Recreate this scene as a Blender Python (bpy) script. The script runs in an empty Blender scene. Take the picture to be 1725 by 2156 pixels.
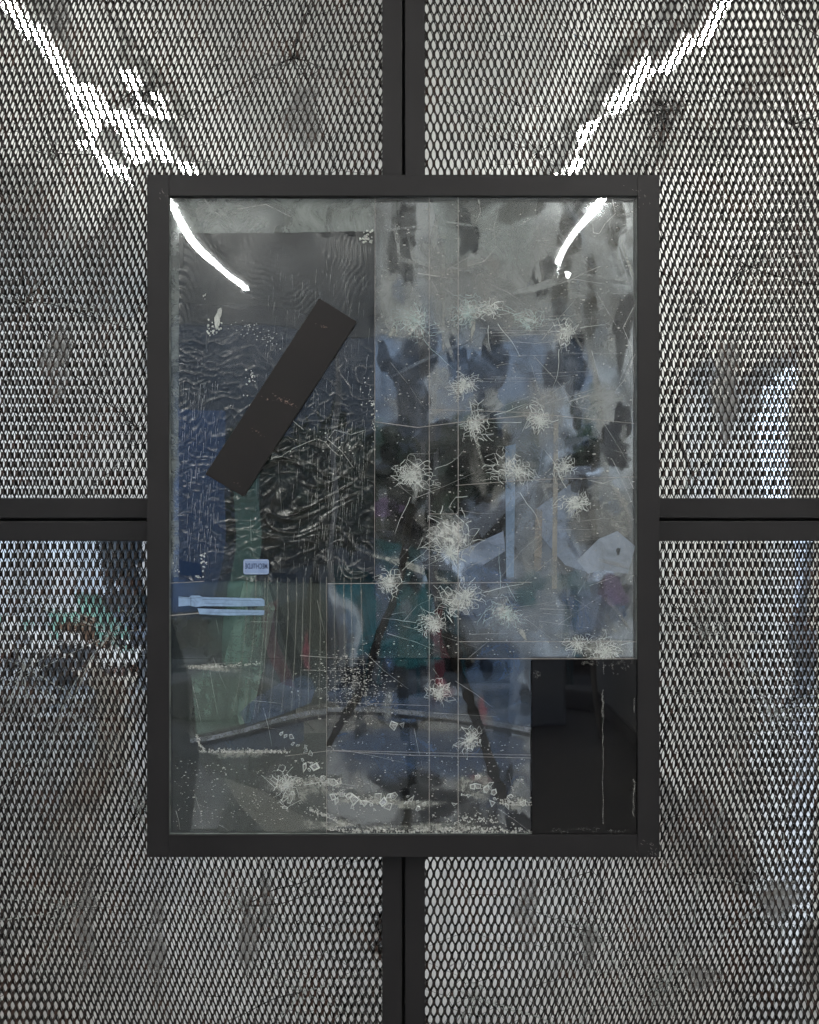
import bpy, math, random
import numpy as np
from mathutils import Vector, noise as mn
R = random.Random(7)
sc = bpy.context.scene
COL = sc.collection
# ---------------------------------------------------------------- camera, world, exposure
D = 2.4; CZ = 1.6; S = 1.5/1725.0
cam = bpy.data.cameras.new('camera'); camo = bpy.data.objects.new('camera', cam); COL.objects.link(camo)
camo.location = (0, -D, CZ); camo.rotation_euler = (math.pi/2, 0, 0)
cam.sensor_fit = 'HORIZONTAL'; cam.sensor_width = 36; cam.lens = 36*D/1.5
cam.clip_start = 0.01; cam.clip_end = 200
sc.camera = camo
w = bpy.data.worlds.new('World'); sc.world = w; w.use_nodes = True
bg = w.node_tree.nodes['Background']; bg.inputs[0].default_value = (0.76, 0.86, 1.0, 1); bg.inputs[1].default_value = 2.8
TUBE = 84.0
sc.view_settings.view_transform = 'Standard'; sc.view_settings.look = 'None'
sc.view_settings.exposure = 0.0; sc.view_settings.gamma = 1.0
sc.cycles.max_bounces = 8; sc.cycles.transparent_max_bounces = 40
sc.cycles.diffuse_bounces = 4; sc.cycles.glossy_bounces = 5
sc.cycles.sample_clamp_indirect = 4.0
sc.cycles.use_denoising = True
sc.cycles.caustics_reflective = True

def P(px, py, y=0.0):
    k = S*(D+y)/D
    return Vector(((px-862.5)*k, y, CZ+(1078-py)*k))

# ---------------------------------------------------------------- materials
def new_mat(name):
    m = bpy.data.materials.new(name); m.use_nodes = True
    nt = m.node_tree
    for n in list(nt.nodes): nt.nodes.remove(n)
    out = nt.nodes.new('ShaderNodeOutputMaterial')
    return m, nt, out
def N(nt, t, **kw):
    n = nt.nodes.new('ShaderNode'+t)
    for k, v in kw.items():
        if hasattr(n, k): setattr(n, k, v)
        else: n.inputs[k].default_value = v
    return n
def noise_tex(nt, scale, detail=3.0, rough=0.5, vec=None, stretch=None, dist=0.0):
    tc = N(nt, 'TexCoord')
    src = tc.outputs['Object']
    if stretch:
        mp = N(nt, 'Mapping'); mp.inputs['Scale'].default_value = stretch
        nt.links.new(src, mp.inputs[0]); src = mp.outputs[0]
    n = N(nt, 'TexNoise'); n.inputs['Scale'].default_value = scale
    n.inputs['Detail'].default_value = detail; n.inputs['Roughness'].default_value = rough
    n.inputs['Distortion'].default_value = dist
    nt.links.new(src, n.inputs['Vector'])
    return n
def ramp(nt, src, a, b, ca=(0,0,0,1), cb=(1,1,1,1)):
    r = N(nt, 'ValToRGB'); r.color_ramp.elements[0].position = a; r.color_ramp.elements[1].position = b
    r.color_ramp.elements[0].color = ca; r.color_ramp.elements[1].color = cb
    nt.links.new(src, r.inputs[0]); return r
def c4(c): return (c[0], c[1], c[2], 1)
def solid(name, c1, c2=None, scale=20, rough=0.5, metallic=0.0, bump=0.0, bscale=80, spec=0.5, detail=4, lo=.35, hi=.65, stretch=None):
    m, nt, out = new_mat(name)
    p = N(nt, 'BsdfPrincipled'); nt.links.new(p.outputs[0], out.inputs[0])
    p.inputs['Roughness'].default_value = rough; p.inputs['Metallic'].default_value = metallic
    p.inputs['Specular IOR Level'].default_value = spec
    if c2 is None: c2 = [x*0.8 for x in c1]
    n = noise_tex(nt, scale, detail, .6, stretch=stretch)
    r = ramp(nt, n.outputs['Fac'], lo, hi, c4(c1), c4(c2))
    nt.links.new(r.outputs[0], p.inputs['Base Color'])
    if bump:
        b = N(nt, 'Bump'); b.inputs['Strength'].default_value = bump; b.inputs['Distance'].default_value = 0.002
        n2 = noise_tex(nt, bscale, 4)
        nt.links.new(n2.outputs['Fac'], b.inputs['Height']); nt.links.new(b.outputs[0], p.inputs['Normal'])
    return m
def steel(name, base, rust_lo=.66, rust_hi=.8, metallic=0.0, rough=.42):
    """blackened steel with a faint brown bloom and tiny bare scuffs"""
    m, nt, out = new_mat(name)
    p = N(nt, 'BsdfPrincipled'); nt.links.new(p.outputs[0], out.inputs[0])
    p.inputs['Roughness'].default_value = rough; p.inputs['Metallic'].default_value = metallic
    p.inputs['Specular IOR Level'].default_value = .22
    n1 = noise_tex(nt, 6, 6, .65)
    r1 = ramp(nt, n1.outputs['Fac'], .3, .7, c4([b*0.75 for b in base]), c4([b*1.25 for b in base]))
    n2 = noise_tex(nt, 14, 8, .7)
    r2 = ramp(nt, n2.outputs['Fac'], rust_lo, rust_hi)
    mx = N(nt, 'MixRGB'); nt.links.new(r2.outputs[0], mx.inputs[0]); nt.links.new(r1.outputs[0], mx.inputs[1])
    mx.inputs[2].default_value = (.040, .022, .016, 1)
    n3 = noise_tex(nt, 160, 3, .8, stretch=(1, 1, .35))
    r3 = ramp(nt, n3.outputs['Fac'], .745, .80)
    mx2 = N(nt, 'MixRGB'); nt.links.new(r3.outputs[0], mx2.inputs[0]); nt.links.new(mx.outputs[0], mx2.inputs[1])
    mx2.inputs[2].default_value = (.16, .15, .15, 1)
    nt.links.new(mx2.outputs[0], p.inputs['Base Color'])
    rr = N(nt, 'MapRange'); rr.inputs['To Min'].default_value = rough-.1; rr.inputs['To Max'].default_value = rough+.2
    nt.links.new(n1.outputs['Fac'], rr.inputs[0]); nt.links.new(rr.outputs[0], p.inputs['Roughness'])
    b = N(nt, 'Bump'); b.inputs['Strength'].default_value = .25; b.inputs['Distance'].default_value = .0008
    nt.links.new(n2.outputs['Fac'], b.inputs['Height']); nt.links.new(b.outputs[0], p.inputs['Normal'])
    return m
def bowed_normal(nt, warp, wscale, fine=0.0, fscale=60, detail=1.0, stretch=None):
    """slow unevenness of old glass as a bump"""
    b = N(nt, 'Bump'); b.inputs['Strength'].default_value = 1.0; b.inputs['Distance'].default_value = warp
    n = noise_tex(nt, wscale, detail, .4, stretch=stretch)
    nt.links.new(n.outputs['Fac'], b.inputs['Height'])
    if fine:
        b2 = N(nt, 'Bump'); b2.inputs['Strength'].default_value = 1.0; b2.inputs['Distance'].default_value = fine
        n2 = noise_tex(nt, fscale, 3, .5)
        nt.links.new(n2.outputs['Fac'], b2.inputs['Height']); nt.links.new(b.outputs[0], b2.inputs['Normal'])
        return b2
    return b
def mirror_mat():
    m, nt, out = new_mat('cracked_mirror')
    g = N(nt, 'BsdfGlossy'); g.inputs['Roughness'].default_value = .012; g.inputs['Color'].default_value = (.90, .92, .91, 1)
    b = bowed_normal(nt, .012, 1.6, .00003, 90); nt.links.new(b.outputs[0], g.inputs['Normal'])
    d = N(nt, 'BsdfDiffuse')
    n = noise_tex(nt, 5, 8, .7); r = ramp(nt, n.outputs['Fac'], .35, .75, (.05,.05,.05,1), (.28,.28,.27,1))
    nt.links.new(r.outputs[0], d.inputs[0])
    n2 = noise_tex(nt, 5, 9, .72, dist=.6, stretch=(2.2,1,.5)); r2 = ramp(nt, n2.outputs['Fac'], .50, .74, (.02,.02,.02,1), (.48,.48,.48,1))
    mx = N(nt, 'MixShader'); nt.links.new(r2.outputs[0], mx.inputs[0]); nt.links.new(g.outputs[0], mx.inputs[1]); nt.links.new(d.outputs[0], mx.inputs[2])
    nt.links.new(mx.outputs[0], out.inputs[0]); return m
def glass_front():
    m, nt, out = new_mat('front_glass')
    g = N(nt, 'BsdfGlossy'); g.inputs['Roughness'].default_value = .015; g.inputs['Color'].default_value = (.95, .98, 1, 1)
    b = bowed_normal(nt, .004, 3.0); nt.links.new(b.outputs[0], g.inputs['Normal'])
    t = N(nt, 'BsdfTransparent'); t.inputs[0].default_value = (.93, .95, .94, 1)
    mx = N(nt, 'MixShader'); mx.inputs[0].default_value = .066
    nt.links.new(t.outputs[0], mx.inputs[1]); nt.links.new(g.outputs[0], mx.inputs[2])
    nt.links.new(mx.outputs[0], out.inputs[0]); return m
def silvered(hi=.50, lo=.06, name='aged_silvering'):
    m, nt, out = new_mat(name)
    g = N(nt, 'BsdfGlossy'); g.inputs['Roughness'].default_value = .03; g.inputs['Color'].default_value = (.9, .93, .97, 1)
    b = bowed_normal(nt, .008, 3.0, .00006, 14, 1.0); nt.links.new(b.outputs[0], g.inputs['Normal'])
    d = N(nt, 'BsdfDiffuse')
    n = noise_tex(nt, 7, 9, .7, dist=.4); r = ramp(nt, n.outputs['Fac'], .38, .7, (.006,.0065,.007,1), (.085,.08,.072,1))
    nt.links.new(r.outputs[0], d.inputs[0])
    n2 = noise_tex(nt, 4.5, 7, .6, dist=1.2, stretch=(1.3, 1, .8)); r2 = ramp(nt, n2.outputs['Fac'], .46, .60, (hi,hi,hi,1), (lo,lo,lo,1))
    mx = N(nt, 'MixShader'); nt.links.new(r2.outputs[0], mx.inputs[0]); nt.links.new(d.outputs[0], mx.inputs[1]); nt.links.new(g.outputs[0], mx.inputs[2])
    nt.links.new(mx.outputs[0], out.inputs[0]); return m
_fm = {}
def film(col, alpha, gloss=0.0, scale=18, var=.5, fade=False):
    """thin translucent residue, film or painted reflection"""
    key = (tuple(col), alpha, gloss, scale, var, fade)
    if key in _fm: return _fm[key]
    m, nt, out = new_mat('translucent_film')
    d = N(nt, 'BsdfDiffuse'); d.inputs[0].default_value = c4(col)
    t = N(nt, 'BsdfTransparent')
    n = noise_tex(nt, scale, 10, .78, dist=.9)
    mr = N(nt, 'MapRange'); mr.inputs['From Min'].default_value = .38; mr.inputs['From Max'].default_value = .62
    mr.inputs['To Min'].default_value = max(0, alpha*(1-var)); mr.inputs['To Max'].default_value = min(1, alpha*(1+var))
    nt.links.new(n.outputs['Fac'], mr.inputs[0])
    fac = mr.outputs[0]
    if fade:   # residue thins out towards its rim, ragged by its own grain
        at = N(nt, 'Attribute'); at.attribute_name = 'thickness'
        n5 = noise_tex(nt, scale*2.2, 8, .75); ad = N(nt, 'Math'); ad.operation = 'MULTIPLY_ADD'
        nt.links.new(n5.outputs['Fac'], ad.inputs[0]); ad.inputs[1].default_value = 1.3; ad.inputs[2].default_value = -.65
        a2 = N(nt, 'Math'); a2.operation = 'ADD'; nt.links.new(at.outputs['Fac'], a2.inputs[0]); nt.links.new(ad.outputs[0], a2.inputs[1])
        ra = N(nt, 'MapRange'); ra.interpolation_type = 'SMOOTHSTEP'; ra.inputs['From Min'].default_value = .12; ra.inputs['From Max'].default_value = .75
        nt.links.new(a2.outputs[0], ra.inputs[0])
        ml = N(nt, 'Math'); ml.operation = 'MULTIPLY'; nt.links.new(ra.outputs[0], ml.inputs[0]); nt.links.new(mr.outputs[0], ml.inputs[1])
        m3 = N(nt, 'Math'); m3.operation = 'MULTIPLY'; gt = N(nt, 'Math'); gt.operation = 'MULTIPLY'; gt.use_clamp = True
        nt.links.new(at.outputs['Fac'], gt.inputs[0]); gt.inputs[1].default_value = 6
        nt.links.new(ml.outputs[0], m3.inputs[0]); nt.links.new(gt.outputs[0], m3.inputs[1]); fac = m3.outputs[0]
    mx = N(nt, 'MixShader'); nt.links.new(fac, mx.inputs[0]); nt.links.new(t.outputs[0], mx.inputs[1]); nt.links.new(d.outputs[0], mx.inputs[2])
    last = mx
    if gloss:
        g = N(nt, 'BsdfGlossy'); g.inputs['Roughness'].default_value = .08
        m2 = N(nt, 'MixShader'); m2.inputs[0].default_value = gloss
        nt.links.new(mx.outputs[0], m2.inputs[1]); nt.links.new(g.outputs[0], m2.inputs[2]); last = m2
    nt.links.new(last.outputs[0], out.inputs[0])
    _fm[key] = m; return m
def weave():
    m, nt, out = new_mat('gauze_screen')
    d = N(nt, 'BsdfDiffuse'); d.inputs[0].default_value = (.085, .095, .085, 1)
    t = N(nt, 'BsdfTransparent')
    tc = N(nt, 'TexCoord'); wv = N(nt, 'TexWave'); wv.bands_direction = 'DIAGONAL'
    wv.inputs['Scale'].default_value = 42; wv.inputs['Distortion'].default_value = 1.0
    nt.links.new(tc.outputs['Object'], wv.inputs[0])
    n = noise_tex(nt, 9, 6, .65)
    ma = N(nt, 'Math'); ma.operation = 'MULTIPLY_ADD'
    nt.links.new(wv.outputs['Fac'], ma.inputs[0]); ma.inputs[1].default_value = .09
    mr = N(nt, 'MapRange'); mr.inputs['From Min'].default_value = .3; mr.inputs['From Max'].default_value = .7
    mr.inputs['To Min'].default_value = .18; mr.inputs['To Max'].default_value = .55
    nt.links.new(n.outputs['Fac'], mr.inputs[0]); nt.links.new(mr.outputs[0], ma.inputs[2])
    mx = N(nt, 'MixShader'); nt.links.new(ma.outputs[0], mx.inputs[0]); nt.links.new(t.outputs[0], mx.inputs[1]); nt.links.new(d.outputs[0], mx.inputs[2])
    nt.links.new(mx.outputs[0], out.inputs[0]); return m
def emit(name, c, s):
    m, nt, out = new_mat(name); e = N(nt, 'Emission'); e.inputs[0].default_value = c4(c); e.inputs[1].default_value = s
    nt.links.new(e.outputs[0], out.inputs[0]); return m

M = dict(
    frame=steel('black_steel', (.0112, .0105, .0112)),
    artframe=steel('black_steel_frame', (.0108, .0101, .0108)),
    mesh=steel('mesh_steel', (.026, .022, .0205), .5, .62, 0, .38),
    bar=steel('waxed_steel_bar', (.0085, .0072, .0072), .6, .78),
    mirror=mirror_mat(), fglass=glass_front(), silver=silvered(), gauze=weave(),
    backing=solid('backing_board', (.02,.02,.02), (.03,.028,.026)),
    edge=solid('glass_edge', (.30,.33,.31), (.12,.14,.13), 30, .2),
    chalk=film((.66,.70,.67), .80, .05, 60, .4),
    chalk2=film((.52,.64,.62), .55, .05, 60, .45),
    faint=film((.58,.59,.57), .48, 0, 40, .5),
    shardfill=film((.5,.53,.52), .16, .16, 60, .6),
    white=solid('white_paint', (.78,.78,.76), (.6,.6,.58), 60, .5),
)

# ---------------------------------------------------------------- mesh helpers
class MB:
    def __init__(s): s.v = []; s.f = []
    def add(s, vs, fs):
        o = len(s.v); s.v += [tuple(v) for v in vs]; s.f += [tuple(i+o for i in f) for f in fs]
    def box(s, a, b):
        x0,y0,z0 = a; x1,y1,z1 = b
        s.add([(x0,y0,z0),(x1,y0,z0),(x1,y1,z0),(x0,y1,z0),(x0,y0,z1),(x1,y0,z1),(x1,y1,z1),(x0,y1,z1)],
              [(0,3,2,1),(4,5,6,7),(0,1,5,4),(1,2,6,5),(2,3,7,6),(3,0,4,7)])
    def tube(s, pts, r, n=8, r2=None):
        pts = [Vector(p) for p in pts]; rings = []
        for i, p in enumerate(pts):
            t = (pts[min(i+1, len(pts)-1)]-pts[max(i-1, 0)]).normalized()
            u = t.cross(Vector((0,0,1)));
            if u.length < 1e-3: u = t.cross(Vector((1,0,0)))
            u.normalize(); w_ = t.cross(u)
            rr = r if r2 is None else r+(r2-r)*i/(len(pts)-1)
            rings.append([p+u*rr*math.cos(a)+w_*rr*math.sin(a) for a in [2*math.pi*k/n for k in range(n)]])
        vs = [v for r_ in rings for v in r_]; fs = []
        for i in range(len(pts)-1):
            for k in range(n):
                fs.append((i*n+k, i*n+(k+1)%n, (i+1)*n+(k+1)%n, (i+1)*n+k))
        fs.append(tuple(range(n))); fs.append(tuple((len(pts)-1)*n+k for k in reversed(range(n))))
        s.add(vs, fs)
    def ribbon(s, pts, w_, y, taper=True):
        """flat hairline in the xz plane at depth y; pts are (x,z) in metres"""
        pts = [Vector((p[0], p[1])) for p in pts]; n = len(pts); vs = []
        for i, p in enumerate(pts):
            t = pts[min(i+1, n-1)]-pts[max(i-1, 0)]
            if t.length < 1e-9: t = Vector((1,0))
            t.normalize(); nn = Vector((-t.y, t.x)); k = w_/2
            if taper: k *= 1-.75*i/(n-1)
            vs += [(p.x+nn.x*k, y, p.y+nn.y*k), (p.x-nn.x*k, y, p.y-nn.y*k)]
        s.add(vs, [(2*i, 2*i+1, 2*i+3, 2*i+2) for i in range(n-1)])
    def poly(s, pts, y, th=0.0):
        n = len(pts)
        c = (sum(p[0] for p in pts)/n, sum(p[1] for p in pts)/n)
        vs = [(p[0], y, p[1]) for p in pts]+[(c[0], y, c[1])]
        fs = [(i, (i+1) % n, n) for i in range(n)]
        if th:
            vs += [(p[0], y+th, p[1]) for p in pts]
            fs += [(i, n+1+i, n+1+(i+1) % n, (i+1) % n) for i in range(n)]
        s.add(vs, fs)
    def fadepoly(s, pts, y, inner=.4, th=1.0):
        n = len(pts); c = (sum(p[0] for p in pts)/n, sum(p[1] for p in pts)/n)
        mid = [(c[0]+(p[0]-c[0])*inner, c[1]+(p[1]-c[1])*inner) for p in pts]
        s.add([(c[0], y, c[1])]+[(p[0], y, p[1]) for p in mid]+[(p[0], y, p[1]) for p in pts],
              [(0, 1+i, 1+(i+1) % n) for i in range(n)]+[(1+i, n+1+i, n+1+(i+1) % n, 1+(i+1) % n) for i in range(n)])
        s.th = getattr(s, 'th', [])+[th]*(n+1)+[0.0]*n
    def build(s, name, mat, parent=None, smooth=False):
        me = bpy.data.meshes.new(name); me.from_pydata(s.v, [], s.f); me.update()
        if smooth: me.polygons.foreach_set('use_smooth', [True]*len(me.polygons))
        for m in (mat if isinstance(mat, list) else [mat]): me.materials.append(m)
        if getattr(s, 'th', None): me.attributes.new('thickness', 'FLOAT', 'POINT').data.foreach_set('value', s.th)
        o = bpy.data.objects.new(name, me); COL.objects.link(o)
        if parent is not None: o.parent = parent; o.matrix_parent_inverse = parent.matrix_world.inverted()
        return o
def bevel(o, wd=.0012, seg=2):
    b = o.modifiers.new('bevel', 'BEVEL'); b.width = wd; b.segments = seg; b.limit_method = 'ANGLE'; return o
def tag(o, label=None, cat=None, group=None, kind=None):
    if label: o['label'] = label
    if cat: o['category'] = cat
    if group: o['group'] = group
    if kind: o['kind'] = kind
    return o
def thing(name, loc, label, cat, group=None):
    o = bpy.data.objects.new(name, None); COL.objects.link(o); o.location = loc; o.empty_display_size = .05
    bpy.context.view_layer.update()
    return tag(o, label, cat, group)
def clip(poly, nx, nz, d):
    out = []
    for i in range(len(poly)):
        a = poly[i]; b = poly[(i+1) % len(poly)]
        da = a[0]*nx+a[1]*nz-d; db = b[0]*nx+b[1]*nz-d
        if da <= 0: out.append(a)
        if da*db < 0:
            t = da/(da-db); out.append((a[0]+(b[0]-a[0])*t, a[1]+(b[1]-a[1])*t))
    return out
def voronoi(seeds, rect):
    x0, z0, x1, z1 = rect; cells = []
    for i, s in enumerate(seeds):
        poly = [(x0,z0),(x1,z0),(x1,z1),(x0,z1)]
        order = sorted((j for j in range(len(seeds)) if j != i), key=lambda j: (seeds[j][0]-s[0])**2+(seeds[j][1]-s[1])**2)
        for j in order[:40]:
            q = seeds[j]; nx, nz = q[0]-s[0], q[1]-s[1]
            d = (q[0]**2+q[1]**2-s[0]**2-s[1]**2)/2
            poly = clip(poly, nx, nz, d)
            if len(poly) < 3: break
        if len(poly) >= 3: cells.append((s, poly))
    return cells
def shards(cells, y, tilt, gap, th, rnd, field=None):
    mb = MB()
    for s, poly in cells:
        c = Vector((sum(p[0] for p in poly)/len(poly), sum(p[1] for p in poly)/len(poly)))
        r = max((Vector(p)-c).length for p in poly)
        k = tilt*min(1, .12/r)**.0
        tx, tz = rnd.gauss(0, k), rnd.gauss(0, k)
        if field:
            fx_, fz_ = field(c.x, c.y); tx += fx_; tz += fz_
        dy = (abs(tx)+abs(tz))*r*.35 if field else 0
        q = []
        for p in poly:
            v = Vector(p)-c; L = v.length
            v *= max(.2, 1-gap/max(L, 1e-4)); q.append(c+v)
        n = len(q)
        vs = [(p.x, y+(dy if field else 0)+(p.x-c.x)*tx+(p.y-c.y)*tz, p.y) for p in q]
        vs += [(p.x, y+th+(dy if field else 0)+(p.x-c.x)*tx+(p.y-c.y)*tz, p.y) for p in q]
        mb.add(vs, [tuple(range(n))]+[(i, n+i, n+(i+1) % n, (i+1) % n) for i in range(n)])
    return mb

# ================================================================= ROOM (reflected in the mirrors)
plaster = solid('white_plaster', (.80,.79,.76), (.74,.73,.71), 3, .8)
ceilm = solid('white_ceiling', (.82,.82,.80), (.78,.78,.76), 2, .8)
floorm = solid('polished_concrete', (.36,.345,.33), (.26,.25,.24), 2.2, .35, bump=.1, bscale=6, detail=8)
XL, XR, YW = -4.2, 1.5, -8.5
def struct(name, a, b, mat):
    mb = MB(); mb.box(a, b); return tag(mb.build(name, mat), kind='structure')
struct('floor', (XL-3, YW, -.1), (5.5, 1.5, 0), floorm)
struct('ceiling', (XL-.2, YW, 3.26), (XR+.2, 1.5, 3.4), ceilm)
mb = MB()
mb.box((XR, YW, 0), (XR+.15, -3.35, 3.26)); mb.box((XR, -3.35, 2.3), (XR+.15, -2.45, 3.26)); mb.box((XR, -2.45, 0), (XR+.15, 1.5, 3.26))
tag(mb.build('wall_right', plaster), kind='structure')
struct('wall_left', (XL-.15, -5.2, 0), (XL, 1.5, 3.26), plaster)
struct('wall_back', (XL, 1.5, 0), (XR, 1.62, 3.26), plaster)
skirt = solid('grey_skirting', (.34,.33,.32), (.3,.29,.28), 4, .5)
sk = thing('skirting_board', (XR, YW, 0), 'low grey skirting board along the foot of the right white wall', 'skirting')
mb = MB(); mb.box((XR-.02, YW+.02, .002), (XR, -3.37, .12)); mb.box((XR-.02, -2.43, .002), (XR, 1.4, .12)); mb.build('board', skirt, sk)
# window wall
ww = thing('window_wall', (0, YW, 0), 'wide shopfront window with pale sill and slim mullions facing the street', 'window')
alu = solid('pale_aluminium', (.55,.58,.62), (.48,.5,.54), 5, .4)
mb = MB(); mb.box((XL, YW-.12, .002), (XR-.002, YW+.28, .17)); bevel(mb.build('sill', solid('stone_sill', (.42,.42,.42), (.3,.3,.3), 6, .6), ww), .02)
mb = MB(); mb.box((-2.165, YW-.08, 3.05), (XR-.002, YW+.05, 3.258)); mb.build('header', alu, ww)
for x, zt in ((-4.1,1.618), (-3.2,1.618), (-2.13,3.048), (-.62,3.048), (.2,3.048)):
    mb = MB(); mb.box((x-.03, YW-.06, .172), (x+.03, YW+.02, zt)); mb.build('mullion', alu, ww)
mb = MB(); mb.box((XL-.1, YW-.1, 1.62), (-2.17, YW+.1, 3.258)); mb.build('plaster_panel', plaster, ww)
co = thing('column', (.98, -7.6, 0), 'square pale blue-white column standing inside the window', 'column')
mb = MB(); mb.box((.86, -7.72, .002), (1.12, -7.46, 3.258)); bevel(mb.build('shaft', solid('pale_column_paint', (.55,.62,.74), (.5,.57,.68), 3, .5), co), .02, 3)
pl = thing('pole', (1.27, -7.0, 0), 'thin grey steel pole standing right of the pale column', 'pole')
mb = MB(); mb.tube([(1.29,-7.0,.002),(1.27,-7.0,3.255)], .022, 10); mb.build('shaft', solid('grey_pole', (.42,.4,.37)), pl)
# lamps
def batten(x, ya, yb, label):
    t = thing('ceiling_lamp', (x, (ya+yb)/2, 3.2), label, 'lamp', 'long fluorescent lamps on the ceiling')
    mb = MB(); mb.box((x-.035, ya, 3.215), (x+.035, yb, 3.258)); mb.build('housing', M['white'], t)
    mb = MB(); mb.tube([(x, ya+.02, 3.195), (x, yb-.02, 3.195)], .018, 12); mb.build('tube', emit('lamp_glow', (1, .985, .95), TUBE), t)
batten(-1.21, -7.1, -.9, 'long fluorescent lamp on the left of the ceiling, reflected in the upper left corner')
batten(1.02, -6.4, -.9, 'long fluorescent lamp on the right of the ceiling, reflected in the upper right corner')
# photographer's tripod
tr = thing('camera_stand', (-.012, -2.62, 0), 'slim black column stand carrying the camera', 'stand')
blk = solid('black_plastic', (.012,.012,.013), (.02,.02,.02), 30, .5)
mb = MB(); mb.tube([(-.012,-2.62,.032),(-.012,-2.62,1.30)], .02, 12); mb.build('column', solid('grey_column', (.20,.20,.19)), tr)
mb = MB(); mb.tube([(-.012,-2.62,.003),(-.012,-2.62,.03)], .075, 28); mb.build('base', blk, tr)
mb = MB(); mb.tube([(-.012,-2.62,1.301),(-.012,-2.62,1.494)], .03, 12, .02); mb.build('head', blk, tr)
cb = thing('photo_camera', (0, -2.6, 1.53), 'black photo camera standing on the column stand', 'camera')
mb = MB(); mb.box((-.075, -2.66, 1.495), (.075, -2.58, 1.60)); mb.box((-.03, -2.65, 1.60), (.03, -2.59, 1.632)); bevel(mb.build('body', blk, cb), .008)
mb = MB(); mb.tube([(0,-2.58,1.548),(0,-2.50,1.548)], .037, 20); mb.build('lens', blk, cb)

# ---- street beyond the window
asphalt = solid('street_asphalt', (.05,.053,.06), (.04,.043,.048), 3, .7)
struct('street', (-30, -40, -.16), (30, YW-.13, -.02), asphalt)
pv = struct('pavement', (-30, -10.9, -.02), (30, YW-.14, .0), solid('pavement_slabs', (.15,.16,.175), (.12,.125,.135), 2, .8))
bd = thing('street_building', (0, -19, 0), 'long blue-grey building across the street with rows of dark windows', 'building')
mb = MB(); mb.box((-22, -22, -.02), (2.9, -18.5, 5.6)); mb.build('wall', solid('blue_grey_render', (.19,.225,.28), (.16,.19,.24), .8, .8), bd)
mb = MB(); mb.box((-22.2, -22.1, 5.602), (3.1, -18.3, 5.85)); mb.build('cornice', solid('cornice', (.5,.52,.55)), bd)
dk = solid('dark_shop_glass', (.02,.025,.035), (.04,.05,.06), 2, .1)
for i in range(8):
    x = -19+i*2.7
    mb = MB(); mb.box((x, -18.52, .5), (x+1.7, -18.46, 2.5)); mb.build('window', dk, bd)
leaf = solid('dark_leaves', (.012,.035,.014), (.03,.065,.025), 4, .6)
bark = solid('bark', (.04,.032,.025))
def tree(x, y, h, r, seed, label):
    rr = random.Random(seed)
    t = thing('tree', (x, y, 0), label, 'tree', 'trees on the far side of the street')
    mb = MB(); mb.tube([(x,y,-.02),(x+.05,y,h*.5),(x-.03,y,h*.8)], .12, 8, .05); mb.build('trunk', bark, t)
    mb = MB()
    for _ in range(1500):
        a = rr.uniform(0, 6.283); u = rr.uniform(-1, 1); q = rr.random()**.45
        lump = 1+.28*math.sin(3*a+seed)*math.cos(2*u+seed)
        c = Vector((x+r*q*lump*math.cos(a)*math.sqrt(1-u*u), y+.5*r*q*math.sin(a)*math.sqrt(1-u*u), h*.62+r*.62*q*u*lump))
        d1 = Vector((rr.gauss(0,1), rr.gauss(0,1), rr.gauss(0,1))).normalized()*.13; d2 = Vector((rr.gauss(0,1), rr.gauss(0,1), rr.gauss(0,1))).normalized()*.10
        mb.add([c-d1, c+d2, c+d1, c-d2], [(0,1,2,3)])
    mb.build('crown', leaf, t)
for i, (x, y, h, r, l) in enumerate([(-1.2,-14.2,3.0,1.5,'broad dark tree in the middle of the street row'),(.6,-14.8,2.8,1.4,'dark tree standing behind the pale column'),(2.4,-14.3,3.1,1.5,'tall dark tree behind the white van')]):
    tree(x, y, h, r, i+3, l)
# white van
vt = thing('delivery_van', (1.6, -12.2, 0), 'pale white van parked at the kerb, reflected right of the middle', 'van')
vp = solid('white_van_paint', (.72,.76,.84), (.66,.7,.78), 2, .25)
prof = [(-1.0,.35),(-.95,1.0),(-.25,1.18),(.25,1.95),(3.2,1.98),(3.2,.35)]
def prism(mb, prof, x0, y0, y1):
    n = len(prof)
    mb.add([(x0+a, y0, b) for a, b in prof]+[(x0+a, y1, b) for a, b in prof],
           [tuple(range(n)), tuple(reversed(range(n, 2*n)))]+[(i, n+i, n+(i+1) % n, (i+1) % n) for i in range(n)])
mb = MB(); prism(mb, prof, .9, -13.0, -11.3); bevel(mb.build('body', vp, vt), .05, 3)
mb = MB(); mb.add([(.9+.0,-11.28,1.22),(.9+.30,-11.28,1.85),(.9+1.0,-11.28,1.85),(.9+1.0,-11.28,1.22)], [(0,1,2,3)]); mb.build('side_window', dk, vt)
for x in (.45, 3.2):
    mb = MB(); mb.tube([(x,-11.45,.31),(x,-11.22,.31)], .33, 20); mb.build('wheel', blk, vt)
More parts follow.
